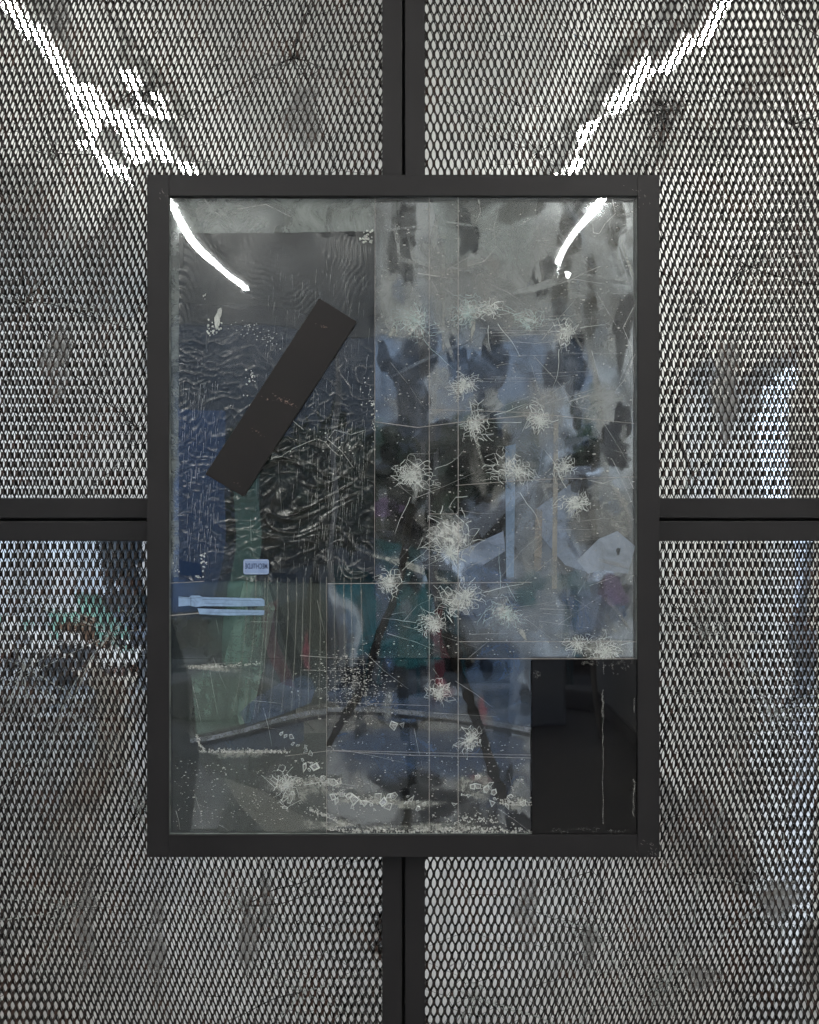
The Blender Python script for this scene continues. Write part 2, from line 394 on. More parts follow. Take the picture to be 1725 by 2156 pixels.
# kiosk, awning, banner, sign, chairs
def boxthing(name, a, b, mat, label, cat, part='panel'):
    t = thing(name, ((a[0]+b[0])/2, (a[1]+b[1])/2, a[2]), label, cat)
    mb = MB(); mb.box(a, b); bevel(mb.build(part, mat, t), .01); return t
boxthing('blue_banner', (-2.30,-10.6,.7), (-1.86,-10.5,2.6), solid('blue_banner_cloth', (.16,.30,.62), (.13,.25,.55), 2, .6), 'tall blue banner outside the window, reflected at the left edge of the foil', 'banner')
mint = solid('mint_paint', (.36,.68,.54), (.26,.48,.40), 2, .5)
kk = thing('kiosk', (-4.6,-11,0), 'mint green street kiosk with white fascia board', 'kiosk')
mb = MB(); mb.box((-5.9,-12,.3), (-3.4,-10.9,1.05)); mb.build('body', mint, kk)
mb = MB(); mb.box((-6.0,-12.1,1.052), (-3.3,-10.75,1.55)); mb.build('fascia', solid('white_fascia', (.8,.85,.9), (.7,.75,.8)), kk)
mb = MB(); mb.box((-5.5,-10.9,.5), (-4.3,-10.86,.9)); mb.build('hatch', dk, kk)
boxthing('wooden_crate', (-3.0,-9.9,.002), (-2.7,-9.6,.35), solid('brown_wood', (.14,.07,.045), (.10,.05,.035), 5, .7), 'small reddish brown wooden crate on the pavement beside the kiosk', 'crate')
boxthing('white_signboard', (-3.9,-9.5,.7), (-3.1,-9.45,1.25), solid('white_board', (.85,.87,.9)), 'white signboard standing in front of the mint kiosk', 'sign')
boxthing('mint_door', (-1.72,-10.4,.002), (-1.5,-10.3,2.3), mint, 'narrow mint green post outside the window', 'post')
teal = solid('teal_plastic', (.03,.16,.19), (.02,.12,.15), 5, .35)
def chair(x, y, rz, label, g='teal café chairs outside the window'):
    t = thing('cafe_chair', (x, y, 0), label, 'chair', g)
    mb = MB(); mb.box((x-.2,y-.2,.43), (x+.2,y+.2,.46)); bevel(mb.build('seat', teal, t), .01)
    mb = MB(); mb.box((x-.2,y-.2*rz-.02,.5), (x+.2,y-.2*rz+.02,.95)); bevel(mb.build('backrest', teal, t), .01)
    for a in (-.17, .17):
        for b in (-.17, .17):
            mb = MB(); mb.tube([(x+a,y+b,.004),(x+a*.95,y+b*.95,.428)], .014, 6); mb.build('leg', teal, t)
for x, y, rz, l in [(-.55,-9.9,1,'leftmost teal café chair outside the window'), (-.05,-9.6,1,'teal café chair second from the left'), (.42,-10.0,-1,'teal café chair third from the left'), (1.25,-9.7,1,'rightmost teal café chair, right of the column')]:
    chair(x, y, rz, l)
for x, c, n, l in [(.28,(.5,.10,.14),'traffic_bollard','short red bollard between the teal chairs'), (-1.15,(.45,.2,.26),'traffic_bollard','pink red bollard left of the teal chairs'), (2.0,(.75,.35,.5),'traffic_bollard','pale pink bollard beside the side door')]:
    yy = -9.2 if x < 1.6 else -6.5
    t = thing(n, (x, yy, 0), l, 'bollard')
    mb = MB(); mb.tube([(x,yy,.003),(x,yy,.75)], .05, 14); mb.build('post', solid('bollard_paint', c, [k*.8 for k in c]), t)

tb = thing('work_table', (-2.5,-6.4,0), 'white topped table in the room, reflected in the lower left mirror', 'table')
mb = MB(); mb.box((-3.1,-6.8,.72),(-1.95,-6.0,.76)); bevel(mb.build('tabletop', solid('white_laminate',(.85,.88,.92),(.8,.83,.88)), tb), .005)
for x in (-3.02,-2.03):
    for y_ in (-6.72,-6.08):
        mb = MB(); mb.tube([(x,y_,.003),(x,y_,.718)], .02, 8); mb.build('leg', alu, tb)
boxthing('cardboard_box', (-2.42,-6.5,.762), (-2.22,-6.3,.86), solid('brown_card', (.17,.11,.08), (.13,.085,.06), 6, .8), 'brown cardboard box standing on the white table', 'box')
boxthing('paper_stack', (-2.9,-6.5,.762), (-2.55,-6.2,.86), solid('white_paper', (.88,.9,.93), (.8,.83,.88), 30, .8), 'stack of white paper standing on the white table', 'paper')
boxthing('pedestal', (-1.86,-4.85,.002), (-1.62,-4.6,.78), solid('beige_pedestal', (.52,.51,.49), (.48,.47,.45), 4, .7), 'beige pedestal standing on the floor behind the camera stand', 'pedestal')
# ================================================================= SCREEN PANELS
PXg, PZg = 13.24e-3, 33.6e-3
def expanded_metal(rect, seed, parent):
    x0, z0, x1, z1 = rect; rr = random.Random(seed)
    prof = [(0, 12.6), (1.6, 10.2), (3.2, 7.2), (4.15, 3.6), (4.4, 0), (4.15, -3.6), (3.2, -7.2), (1.6, -10.2), (0, -12.6), (-1.6, -10.2), (-3.2, -7.2), (-4.15, -3.6), (-4.4, 0), (-4.15, 3.6), (-3.2, 7.2), (-1.6, 10.2)]
    hx, hz = PXg/2, PZg/2
    corners = [(0, hz), (hx, 0), (0, -hz), (-hx, 0)]
    outer = []
    for i in range(4):
        a, b = corners[i], corners[(i+1) % 4]
        for k in range(4): outer.append((a[0]+(b[0]-a[0])*k/4, a[1]+(b[1]-a[1])*k/4))
    n = 16; V = []; F = []; Y = .010; T = .0022
    ox, oz = -.0109+.003, CZ-.013
    i0, i1 = int((x0-ox)/PXg*2)-2, int((x1-ox)/PXg*2)+2
    j0, j1 = int((z0-oz)/PZg*2)-2, int((z1-oz)/PZg*2)+2
    for i in range(i0, i1):
        for j in range(j0, j1):
            if (i+j) % 2: continue
            cx, cz = ox+i*PXg/2, oz+j*PZg/2
            if not (x0 < cx < x1 and z0 < cz < z1): continue
            s1 = 1+rr.gauss(0, .025); s2 = 1+rr.gauss(0, .015); o = len(V)
            wave = .0012*mn.noise((cx*7, cz*5, seed))
            for (a, b) in outer: V.append((cx+a, Y+.0012*mn.noise(((cx+a)*7, (cz+b)*5, seed)), cz+b))
            for (a, b) in prof: V.append((cx+a*s1*1e-3, Y+wave+(-.0014 if b < 0 else .0011)*min(1, abs(b)/6), cz+b*s2*1e-3))
            for (a, b) in prof: V.append((cx+a*s1*1e-3*.93, Y+wave+T+(-.0014 if b < 0 else .0011)*min(1, abs(b)/6), cz+b*s2*1e-3*.97))
            for k in range(n):
                k2 = (k+1) % n
                F.append((o+k, o+k2, o+n+k2, o+n+k)); F.append((o+n+k, o+n+k2, o+2*n+k2, o+2*n+k))
    mb = MB(); mb.v = V; mb.f = F
    return mb.build('expanded_metal_mesh', M['mesh'], parent)

VX0, VXm, VX1 = P(803,0).x, P(850,0).x, P(897.5,0).x
HZ0, HZm, HZ1 = P(0,1139).z, P(0,1094).z, P(0,1049.5).z
OUTX, OUTZ = 1.02, 1.16
impacts = [(300,200),(120,330),(1395,240),(1660,270),(60,640),(1560,560),(620,130),(1130,330),(290,900),(1450,1000),(60,1400),(240,1330),(1480,1330),(1620,1500),(150,1900),(520,1900),(1240,1950),(1630,1860),(640,2080),(1000,2090),(1400,2060),(300,1700)]
impacts = [(P(a,b,.045).x, P(a,b,.045).z) for a, b in impacts]
TILT = {'ul': (.004, .0), 'ur': (.008, .002), 'll': (.004, -.002), 'lr': (.006, .0)}
def lean(key):
    def f(x, z):
        px, py = 862.5+x/S, 1078-(z-CZ)/S
        if key == 'ul' and py > 560: return (-.014, .006)
        if key == 'ul': return (.006, 0) if px < 235 else ((-.036, .004) if py < 235 else (-.016, 0))
        if key == 'ur': return (.030, 0) if px < 1500 else (.012, .006)
        if key == 'lr': return (-.012, .002) if px > 1500 else (.004, 0)
        return (0, .004) if py < 1600 else (.006, -.004)
    return f
STAINS = [('dark_stain',1392,245,48,70,1), ('dark_stain',300,205,34,40,1), 
          ('pale_smear',520,1960,26,140,0), ('pale_smear',560,1900,18,90,0), ('pale_smear',1110,1930,34,90,0), ('pale_smear',1240,1990,24,60,0), ('pale_smear',1640,1900,60,60,0), ('pale_smear',180,1950,30,120,0),
          ('pale_smear',130,60,30,120,0), ('pale_smear',330,1990,26,110,0), ('pale_smear',1480,2060,50,40,0), ('pale_smear',640,240,50,80,0), ('pale_smear',1530,820,40,120,0), ('pale_smear',120,760,40,90,0)]
def screen(key, rect, label):
    x0, z0, x1, z1 = rect; bw = .0392
    t = thing('screen_panel', ((x0+x1)/2, 0, z0), label, 'screen panel', 'mesh screen panels in black steel frames')
    g = .0026
    bars = [((x0+g, 0, z0+g), (x0+bw, .06, z1-g)), ((x1-bw, 0, z0+g), (x1-g, .06, z1-g)),
            ((x0+bw, 0, z0+g), (x1-bw, .06, z0+bw)), ((x0+bw, 0, z1-bw), (x1-bw, .06, z1-g))]
    for a, b in bars:
        mb = MB(); mb.box(a, b); bevel(mb.build('frame_bar', M['frame'], t), .0016, 3)
    inner = (x0+bw, z0+bw, x1-bw, z1-bw)
    sd = {'ul': 1, 'ur': 2, 'll': 3, 'lr': 4}[key]
    expanded_metal((inner[0]-.006, inner[1]-.016, inner[2]+.006, inner[3]+.016), sd, t)
    rr = random.Random(sd*11)
    seeds = [(rr.uniform(x0, x1), rr.uniform(z0, z1)) for _ in range(9)]
    cracks = []
    for (ix, iz) in impacts:
        if inner[0] < ix < inner[2] and inner[1] < iz < inner[3]:
            fine = MB(); fine2 = MB(); cracks.append((fine, fine2)); a0 = rr.uniform(0, 6.28)
            for ring, cnt in ((.02, 7), (.055, 9), (.12, 9), (.22, 7)):
                for k in range(cnt):
                    a = a0+6.283*(k+rr.uniform(-.3, .3))/cnt
                    rd = ring*rr.uniform(.7, 1.4)
                    q = (ix+rd*math.cos(a), iz+rd*math.sin(a))
                    if inner[0] < q[0] < inner[2] and inner[1] < q[1] < inner[3]: seeds.append(q)
            for k in range(rr.randint(8, 13)):
                a = rr.uniform(0, 6.283); L = rr.uniform(.05, .5); pts = []; x, z = ix, iz
                for s_ in range(8):
                    pts.append((x, z)); a += rr.gauss(0, .16); x += L/8*math.cos(a); z += L/8*math.sin(a)
                pts = [p for p in pts if inner[0] < p[0] < inner[2] and inner[1] < p[1] < inner[3]]
                if len(pts) > 2: (fine if rr.random() < (.75 if iz > CZ else .15) else fine2).ribbon(pts, rr.uniform(.0007, .0019), .0182)
            big = 1.0 if (abs(ix-impacts[2][0]) < .01 and iz > CZ) else rr.random()**2*.5
            for k in range(int(20+230*big)):
                a = rr.uniform(0, 6.283); rd = abs(rr.gauss(0, .028+.018*big)); x, z = ix+rd*math.cos(a), iz+1.3*rd*math.sin(a)
                a2 = rr.uniform(0, 6.283); L = rr.uniform(.005, .02)
                (fine if rr.random() < (.75 if iz > CZ else .2) else fine2).ribbon([(x, z), (x+L*math.cos(a2), z+L*math.sin(a2))], rr.uniform(.0005, .0013), .0180)
    cells = voronoi(seeds, inner)
    tx, tz = TILT[key]
    mb = shards([(s, p) for s, p in cells], .0172, .0042, .0005, .003, rr, lean(key))
    # each pane leans a little in its frame
    cx, cz = (inner[0]+inner[2])/2, (inner[1]+inner[3])/2
    mb.v = [(x, y+(x-cx)*tx+(z-cz)*tz+.0035, z) for x, y, z in mb.v]
    mir = mb.build('cracked_mirror', M['mirror'], t)
    sh = .008
    for nm_, px, py, rx, ry, c_ in STAINS:
        v = P(px, py, .018)
        if inner[0]+.03 < v.x < inner[2]-.03 and inner[1]+.03 < v.z < inner[3]-.03:
            q = MB(); ph = rr.uniform(0, 6)
            pts = [(v.x+rx*S*(1+.25*math.sin(3*a+ph)+.15*math.sin(5*a+2*ph))*math.cos(a), v.z+ry*S*(1+.2*math.sin(2*a+ph)+.12*math.sin(7*a))*math.sin(a)) for a in [6.2832*k/36 for k in range(36)]]
            pts = [(min(max(x, inner[0]+.001), inner[2]-.001), min(max(z, inner[1]+.001), inner[3]-.001)) for x, z in pts]
            q.fadepoly(pts, .0183, .35)
            q.v = [(x, y+(x-cx)*tx+(z-cz)*tz, z) for x, y, z in q.v]
            q.build(nm_, film((.05,.05,.05), .5, 0, 24, .8, True) if c_ else film((.42,.42,.41), .42, 0, 16, .8, True), mir)
    for fine, fine2 in cracks:
        fo = None
        for q, mt in ((fine, film((.015,.015,.015), .85, 0, 30, .2)), (fine2, M['chalk'])):
            if q.v:
                q.v = [(x, y+(x-cx)*tx+(z-cz)*tz+.0005, z) for x, y, z in q.v]; q.build('dark_crack' if q is fine else 'bright_crack', mt, mir)
    mb = MB(); mb.box((inner[0]-.01, .062, inner[1]-.01), (inner[2]+.01, .07, inner[3]+.01)); mb.build('backing_board', M['backing'], t)
post = thing('gap_light_block', (VXm, .1, CZ-OUTZ), 'added black cross blocking light in the gap between the four screens', 'post')
mb = MB(); mb.box((VXm-.03,.072,CZ-OUTZ),(VXm+.03,.11,CZ+OUTZ)); mb.build('upright', M['backing'], post)  # added behind the screens so no light shows through the gap
for xa, xb in ((-OUTX, VXm-.0305), (VXm+.0305, OUTX)):
    mb = MB(); mb.box((xa,.072,HZm-.03),(xb,.11,HZm+.03)); mb.build('crosspiece', M['backing'], post)
screen('ul', (-OUTX, HZm, VXm, CZ+OUTZ), 'upper left black framed mesh screen over cracked mirror')
screen('ur', (VXm, HZm, OUTX, CZ+OUTZ), 'upper right black framed mesh screen over cracked mirror')
screen('ll', (-OUTX, CZ-OUTZ, VXm, HZm), 'lower left black framed mesh screen over cracked mirror')
screen('lr', (VXm, CZ-OUTZ, OUTX, HZm), 'lower right black framed mesh screen over cracked mirror')

# ================================================================= FRAMED ARTWORK
YF = -.056
art = thing('framed_artwork', (0, YF, P(0,1805,YF).z), 'large black steel framed picture of layered broken glass, foil and a slanted steel bar', 'artwork')
def Q(px, py, y):
    v = P(px, py, y); return (v.x, v.z)
a0 = P(309.5,1805,YF); a1 = P(1389,367.5,YF); i0 = P(355.5,1758.5,YF); i1 = P(1343,412,YF)
g = .0003
for a, b in [((a0.x,YF,a0.z),(i0.x,-.006,a1.z)), ((i1.x,YF,a0.z),(a1.x,-.006,a1.z)),
             ((i0.x+g,YF,i1.z),(i1.x-g,-.006,a1.z)), ((i0.x+g,YF,a0.z),(i1.x-g,-.006,i0.z))]:
    mb = MB(); mb.box(a, b); bevel(mb.build('frame_bar', M['artframe'], art), .0007, 2)
# bare metal scuffs on the frame corners
sc_ = MB(); rr = random.Random(5)
for cx, cy, n_, sp in [(1370,1780,16,14),(1378,1795,12,6),(1330,403,5,14),(1355,425,8,12),(345,402,7,8),(1335,1700,4,10),(1385,1740,4,8)]:
    for _ in range(n_):
        x, z = Q(cx+rr.gauss(0,sp), cy+rr.gauss(0,sp*.7), YF-.0004)
        if not (a0.x+.002 < x < a1.x-.006 and a0.z+.002 < z < a1.z-.002): continue
        if i0.x-.001 < x < i1.x+.001 and i0.z-.001 < z < i1.z+.001: continue
        a = rr.gauss(-.8, .5); L = rr.uniform(.001, .007)
        sc_.ribbon([(x,z),(min(x+L*math.cos(a), a1.x-.001), z+L*math.sin(a))], rr.uniform(.0004,.001), YF-.0004)
sc_.build('scuff_marks', film((.4,.38,.36), .5, 0, 200, .6), art)
# bare rim of glass against the frame
mb = MB(); ye = -.0475; r_ = .0011
for a, b in [((i0.x,i0.z),(i0.x+r_,i1.z)), ((i1.x-r_,i0.z),(i1.x,i1.z)), ((i0.x+r_,i0.z),(i1.x-r_,i0.z+r_))]:
    mb.box((a[0],ye,a[1]), (b[0],ye+.004,b[1]))
mb.build('glass_rim', M['edge'], art)
mb = MB(); mb.box((i0.x,-.012,i0.z), (i1.x,-.009,i1.z)); mb.build('backing_board', M['backing'], art)
# silvered back sheet, behind everything
YB = -.030
zs = P(0,1387,YB).z; xs = P(688,0,YB).x; sil2 = silvered(.33, .05, 'thin_silvering')
mb = MB(); mb.box((xs+.001,YB,zs+.0005), (i1.x-.001,YB+.004,i1.z-.001)); mb.build('back_glass', M['silver'], art)
mb = MB(); mb.box((i0.x+.001,YB,i0.z+.001), (i1.x-.001,YB+.004,zs-.0005)); mb.build('back_glass', sil2, art)
mb = MB(); mb.box((i0.x+.001,YB,zs+.0005), (xs-.001,YB+.004,i1.z-.001)); mb.build('back_glass', sil2, art)

def blob(cx, cy, rx, ry, y, seed, rot=0, n=26, j=.22):
    rr = random.Random(seed); ph = [rr.uniform(0,6.28) for _ in range(5)]; pts = []
    for k in range(n):
        a = 6.2832*k/n
        r = 1+j*(math.sin(2*a+ph[0])*.5+math.sin(3*a+ph[1])*.45+math.sin(5*a+ph[2])*.3+math.sin(9*a+ph[3])*.16+math.sin(14*a+ph[4])*.10)
        x, z = rx*r*math.cos(a), ry*r*math.sin(a)
        pts.append(Q(cx+x*math.cos(rot)-z*math.sin(rot), cy+x*math.sin(rot)+z*math.cos(rot), y))
    return pts
X0i, X1i, Z0i, Z1i = i0.x+.0012, i1.x-.0012, i0.z+.0012, i1.z-.0012
def clampp(pts): return [(min(max(x,X0i),X1i), min(max(z,Z0i),Z1i)) for x, z in pts]
LAY = [-.0335]
def nexty():
    LAY[0] -= .00006; return LAY[0]
DARK = film((.006,.006,.008), .95, 0, 22, .2, True); DARK2 = film((.010,.011,.013), .66, 0, 16, .6, True)
NAVY = film((.009,.013,.022), .62, 0, 16, .6, True)
HAZE = film((.36,.37,.37), .40, 0, 9, .8, True); HAZE2 = film((.34,.33,.315), .32, 0, 12, .8, True); HAZB = film((.20,.23,.28), .42, 0, 10, .6, True)
CREAM = film((.38,.38,.35), .50, 0, 48, .9, True); GREEN = film((.155,.215,.19), .52, 0, 10, .6); MOLD = film((.07,.065,.055), .6, 0, 30, .9, True)
TEAL = film((.015,.075,.09), .5, 0, 14, .7, True)
SOFT = {m_.name for m_ in (HAZE, HAZE2, HAZB, CREAM)}; FADE = SOFT | {m_.name for m_ in (DARK, DARK2, NAVY, MOLD, TEAL)}
def patch(name, pts, mat, label=None):
    y = nexty(); mb = MB()
    if mat.name in FADE: mb.fadepoly(clampp(pts), y, .3 if mat.name in SOFT else .72)
    else: mb.poly(clampp(pts), y)
    o = mb.build(name, mat, art)
    if label: o['label'] = label
    return o
k = 100
for (cx, cy, rx, ry, m_, nm) in [
    (1180,520,190,130,HAZE,'haze_patch'), (1080,600,170,110,HAZE2,'haze_patch'), (1130,560,150,120,HAZE,'haze_patch'), (1240,640,90,120,HAZE,'haze_patch'), (1000,470,60,40,HAZE2,'haze_patch'), (940,620,26,120,HAZE,'haze_patch'),
    (1060,520,60,70,HAZE,'haze_patch'), (840,620,40,130,HAZE,'haze_patch'), (1105,980,40,170,HAZB,'haze_patch'), (1120,1180,50,140,HAZB,'haze_patch'),
    (1275,1368,70,20,CREAM,'cream_residue'), (1230,1340,60,24,CREAM,'cream_residue'), (1300,1080,34,50,CREAM,'cream_residue'), (1250,1100,60,50,HAZE2,'haze_patch'),
    (930,830,50,60,HAZE2,'haze_patch'), (1140,870,50,60,HAZE2,'haze_patch'), (870,860,50,40,HAZE2,'haze_patch'), (800,1500,70,24,HAZE2,'haze_patch'),
    (740,1520,60,34,HAZE2,'haze_patch'), (960,1510,80,26,HAZE2,'haze_patch'), (1060,1640,44,40,HAZE2,'haze_patch'), (920,1620,40,50,HAZE,'haze_patch'), (1050,1330,80,60,HAZB,'haze_patch'),
    (1180,1310,90,50,HAZB,'haze_patch'), (660,440,120,22,HAZE,'haze_patch'), (480,440,90,20,HAZE2,'haze_patch'), (1280,870,60,70,HAZE,'haze_patch'),
    (985,492,24,44,DARK,'bare_and_reflected_spot'), (850,500,32,90,DARK2,'bare_and_reflected_spot'), (1092,442,50,24,MOLD,'mould_stain'), (1195,770,38,72,NAVY,'bare_and_reflected_spot'),
    (1200,500,24,70,MOLD,'mould_stain'), (1312,690,20,70,DARK2,'bare_and_reflected_spot'), (1300,470,18,50,MOLD,'mould_stain'), (870,790,52,100,DARK2,'bare_and_reflected_spot'),
    (1025,810,40,110,DARK2,'bare_and_reflected_spot'), (965,770,22,60,NAVY,'bare_and_reflected_spot'), (880,930,60,60,DARK2,'bare_and_reflected_spot'), (872,1065,48,48,DARK,'bare_and_reflected_spot'),  # the round black one paints the camera's reflection
    (1010,960,70,60,DARK2,'bare_and_reflected_spot'), (1260,960,70,34,DARK2,'bare_and_reflected_spot'), (1300,920,30,60,DARK,'bare_and_reflected_spot'), (1020,1060,60,50,DARK2,'bare_and_reflected_spot'),
    (850,1000,60,90,DARK2,'bare_and_reflected_spot'), (930,960,70,60,DARK2,'bare_and_reflected_spot'), (1020,1130,50,110,DARK2,'bare_and_reflected_spot'), (850,1130,60,90,DARK,'bare_and_reflected_spot'), (1010,950,60,40,DARK,'bare_and_reflected_spot'), (840,1210,30,80,NAVY,'bare_and_reflected_spot'), (950,1400,80,40,DARK2,'bare_and_reflected_spot'), (850,1450,80,50,NAVY,'bare_and_reflected_spot'), (940,1240,30,70,DARK2,'bare_and_reflected_spot'), (870,1560,28,40,DARK2,'bare_and_reflected_spot'), (1050,1450,28,40,NAVY,'bare_and_reflected_spot'),  # several of these paint the dark reflection of the trees
    (1060,1540,22,44,NAVY,'bare_and_reflected_spot'), (735,445,60,22,MOLD,'mould_stain'), (745,1440,46,34,DARK,'bare_and_reflected_spot'), (1245,630,14,80,MOLD,'mould_stain'), (1180,620,16,70,MOLD,'mould_stain'),
    (830,1170,50,34,TEAL,'teal_reflection'), (860,1370,50,30,TEAL,'teal_reflection'), (1200,1230,60,24,TEAL,'teal_reflection'), (930,1690,60,30,DARK2,'bare_and_reflected_spot'),  # teal ones paint reflected street objects
    (1090,1735,26,34,DARK,'bare_and_reflected_spot'), (395,1480,16,60,DARK2,'bare_and_reflected_spot'), (860,1650,60,40,DARK2,'bare_and_reflected_spot'), (1290,1250,44,40,NAVY,'bare_and_reflected_spot')]:
    k += 1
    if nm == 'mould_stain' or nm == 'haze_patch': jj = .35
    else: jj = .42
    kf = 1.35 if m_.name in SOFT else 1.1
    patch(nm, blob(cx, cy, rx*kf, ry*kf, -.034, k, 0, 48, jj), m_)
rr = random.Random(21)
for _ in range(60):      # dried drips and bubbles, darkened in the middle to paint the reflected trees
    cx, cy = rr.uniform(800,1335), rr.uniform(430,1350); r = rr.uniform(6, 30)
    patch('dried_drip', blob(cx, cy, r*rr.uniform(.5,1), r*rr.uniform(.8,2.2), -.034, rr.random(), rr.gauss(0,.25), 24, .3), rr.choice([HAZE,DARK2,HAZE2,DARK2,HAZB,DARK]) if 860 < cy < 1260 and cx < 1090 else rr.choice([HAZE,HAZE,HAZE2,DARK2,HAZB,HAZE]))
for _ in range(14):
    cx, cy = rr.uniform(700,1110), rr.uniform(1400,1720); r = rr.uniform(8, 30)
    patch('dried_drip', blob(cx, cy, r*rr.uniform(.5,1), r*rr.uniform(.8,1.8), -.034, rr.random(), rr.gauss(0,.25), 24, .3), rr.choice([HAZE,HAZE2,DARK2,NAVY]))
for _ in range(44):     # wiped, wispy streaks of haze
    cx, cy = rr.uniform(810,1325), rr.uniform(430,1340) if rr.random() < .6 else rr.uniform(430,760); r = rr.uniform(14, 44)
    patch('haze_wisp', blob(cx, cy, r*rr.uniform(1.2,2.6), r*rr.uniform(.12,.4), -.034, rr.random(), rr.choice([rr.gauss(0,.2), rr.gauss(1.3,.3)]), 30, .4), rr.choice([HAZE,HAZE,HAZE2,CREAM,HAZB]))
# lower left gauze sheet and folded pieces
def quadpatch(name, pts, mat, label=None): return patch(name, [Q(a,b,-.037) for a, b in pts], mat, label)
LAY[0] = -.0382
quadpatch('gauze_sheet', [(357,1212),(688,1216),(688,1757),(357,1757)], M['gauze'], 'grey green gauze sheet in the lower left corner')
quadpatch('pale_film', [(357,413),(790,413),(786,487),(378,492),(378,1215),(357,1215)], film((.30,.32,.31), .5, .0, 16, .7))
quadpatch('green_reflection_strip', [(548,960),(566,958),(558,1178),(529,1180)], GREEN)
quadpatch('green_reflection', [(515,1222),(592,1216),(556,1400),(528,1520),(415,1548),(403,1420),(470,1400)], GREEN)  # pale green reflections painted as flat patches, streaks added below
quadpatch('fold', [(688,1480),(624,1492),(620,1545),(688,1543)], film((.22,.21,.20), .6, 0, 10, .3))
quadpatch('fold', [(560,1210),(688,1214),(688,1757),(640,1757),(600,1660),(640,1400)], film((.10,.11,.10), .38, 0, 8, .5))
quadpatch('fold', [(357,1300),(395,1420),(400,1560),(420,1585),(400,1757),(357,1757)], film((.02,.025,.022), .6, 0, 10, .5))
quadpatch('fold', [(470,1636),(560,1668),(625,1712),(700,1740),(640,1757),(560,1757),(500,1690)], film((.2,.2,.18), .45, 0, 10, .4))
quadpatch('blue_reflection', [(420,1562),(470,1556),(530,1545),(590,1530),(640,1518),(640,1560),(600,1582),(430,1585)], film((.06,.075,.10), .55, 0, 8, .6))
quadpatch('blue_reflection', [(505,1500),(540,1468),(600,1432),(650,1420),(664,1450),(655,1480),(610,1498),(520,1528)], film((.10,.14,.22), .35, 0, 12, .9))
BLF = film((.055,.075,.12), .6, 0, 9, .7, True); FADE.add(BLF.name); SOFT.add(BLF.name)  # bluish reflections of floor and street painted as patches
for bx_ in ((800,1600,120,60),(960,1590,130,60),(1050,1660,80,70),(880,1560,160,30)): patch('blue_reflection', blob(*bx_, -.037, bx_[0], .1, 40, .3), BLF)
quadpatch('blue_reflection_strip', [(968,1160),(1060,1118),(1064,1160),(985,1210)], film((.24,.29,.40), .7, 0, 20, .3), 'light-blue reflection painted as an angular strip')  # light-blue reflection drawn as flat colour
quadpatch('van_reflection', [(1130,1070),(1228,1000),(1212,1075),(1190,1100),(1195,1150),(1240,1205),(1190,1190),(1132,1120)], film((.25,.30,.40), .62, 0, 20, .35), 'reflected van painted as a pale blue patch')  # van's reflection drawn as flat pale patches, here and below
quadpatch('van_reflection', [(1215,1180),(1260,1135),(1300,1118),(1338,1150),(1322,1208),(1270,1200),(1238,1208)], film((.32,.36,.44), .75, 0, 20, .25), 'reflected van painted as a pale grey-blue patch by the right edge')
# pale strips painting reflections, mainly the column and the pole
quadpatch('column_reflection', [(1064,940),(1086,935),(1082,1215),(1066,1215)], film((.24,.33,.48), .55, 0, 18, .35))
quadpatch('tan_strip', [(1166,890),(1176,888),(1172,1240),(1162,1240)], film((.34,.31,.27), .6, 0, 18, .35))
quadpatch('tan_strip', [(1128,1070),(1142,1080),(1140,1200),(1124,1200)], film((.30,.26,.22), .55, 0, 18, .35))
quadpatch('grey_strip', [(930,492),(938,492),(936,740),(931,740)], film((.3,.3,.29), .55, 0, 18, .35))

BLUE = film((.05,.08,.145), .55, 0, 12, .7, True); PINK = film((.30,.08,.11), .40, 0, 20, .8, True); PURP = film((.13,.08,.17), .45, 0, 20, .5, True)
FADE |= {BLUE.name, PINK.name, PURP.name}; SOFT |= {PINK.name}
for (a,b,rx,ry,m_) in [(820,1280,30,80,BLUE),(880,1300,36,70,TEAL),(760,1470,60,20,BLUE),(1050,1440,60,70,BLUE),(900,1490,90,24,BLUE),(1030,1250,70,40,BLUE),(1250,1290,60,40,BLUE),(820,1580,90,34,BLUE),(1010,1590,90,40,BLUE),
                       (932,1452,20,26,PINK),(1016,1500,8,30,PINK),(1020,1640,26,10,PINK),(735,1058,14,10,PURP),(815,1070,34,16,PURP),(1290,1245,26,26,PURP),(646,1375,8,34,PINK),(840,1190,26,50,TEAL),(1110,1240,26,30,TEAL),(850,1368,60,30,TEAL)]:
    patch('tinted_reflection', blob(a,b,rx*1.3,ry*1.3,-.034,a+b,0,40,.35), m_)  # coloured street reflections painted onto the glass
LB0 = LAY[0]-.0002
def band(name, pts, w_, mat, dy=0):
    mb = MB(); mb.ribbon([Q(a,b,LB0-dy) for a,b in pts], w_*S, LB0-dy, False); return mb.build(name, mat, art)
PALE = film((.22,.235,.27), .5, 0, 24, .6); BLK = film((.012,.011,.012), .7, 0, 24, .4)  # reflected window sill painted as pale and dark bands
band('sill_reflection', [(400,1560),(450,1553),(520,1536),(590,1515),(650,1501),(688,1497)], 9, PALE)
band('sill_reflection', [(404,1569),(455,1562),(524,1547),(594,1527),(652,1513),(688,1509)], 7, BLK, .0001)
band('sill_reflection', [(690,1494),(780,1493),(860,1500),(940,1508),(1030,1521),(1118,1538)], 10, PALE)
band('sill_reflection', [(690,1503),(780,1502),(860,1510),(940,1518),(1030,1532),(1118,1549)], 6, BLK, .0001)
for q in range(7):
    band('green_reflection_streak', [(430+22*q,1225),(425+22*q,1300),(412+24*q,1400),(400+24*q,1520)], 5, film((.10,.12,.105), .3, 0, 14, .9), .0002+.00001*q)
leg_mat = solid('leg_reflection_dark', (.003,.0025,.0025), (.008,.006,.0045), 90, .9, bump=.5, spec=.05)  # reflection of the tripod legs, built as dark solid sticks
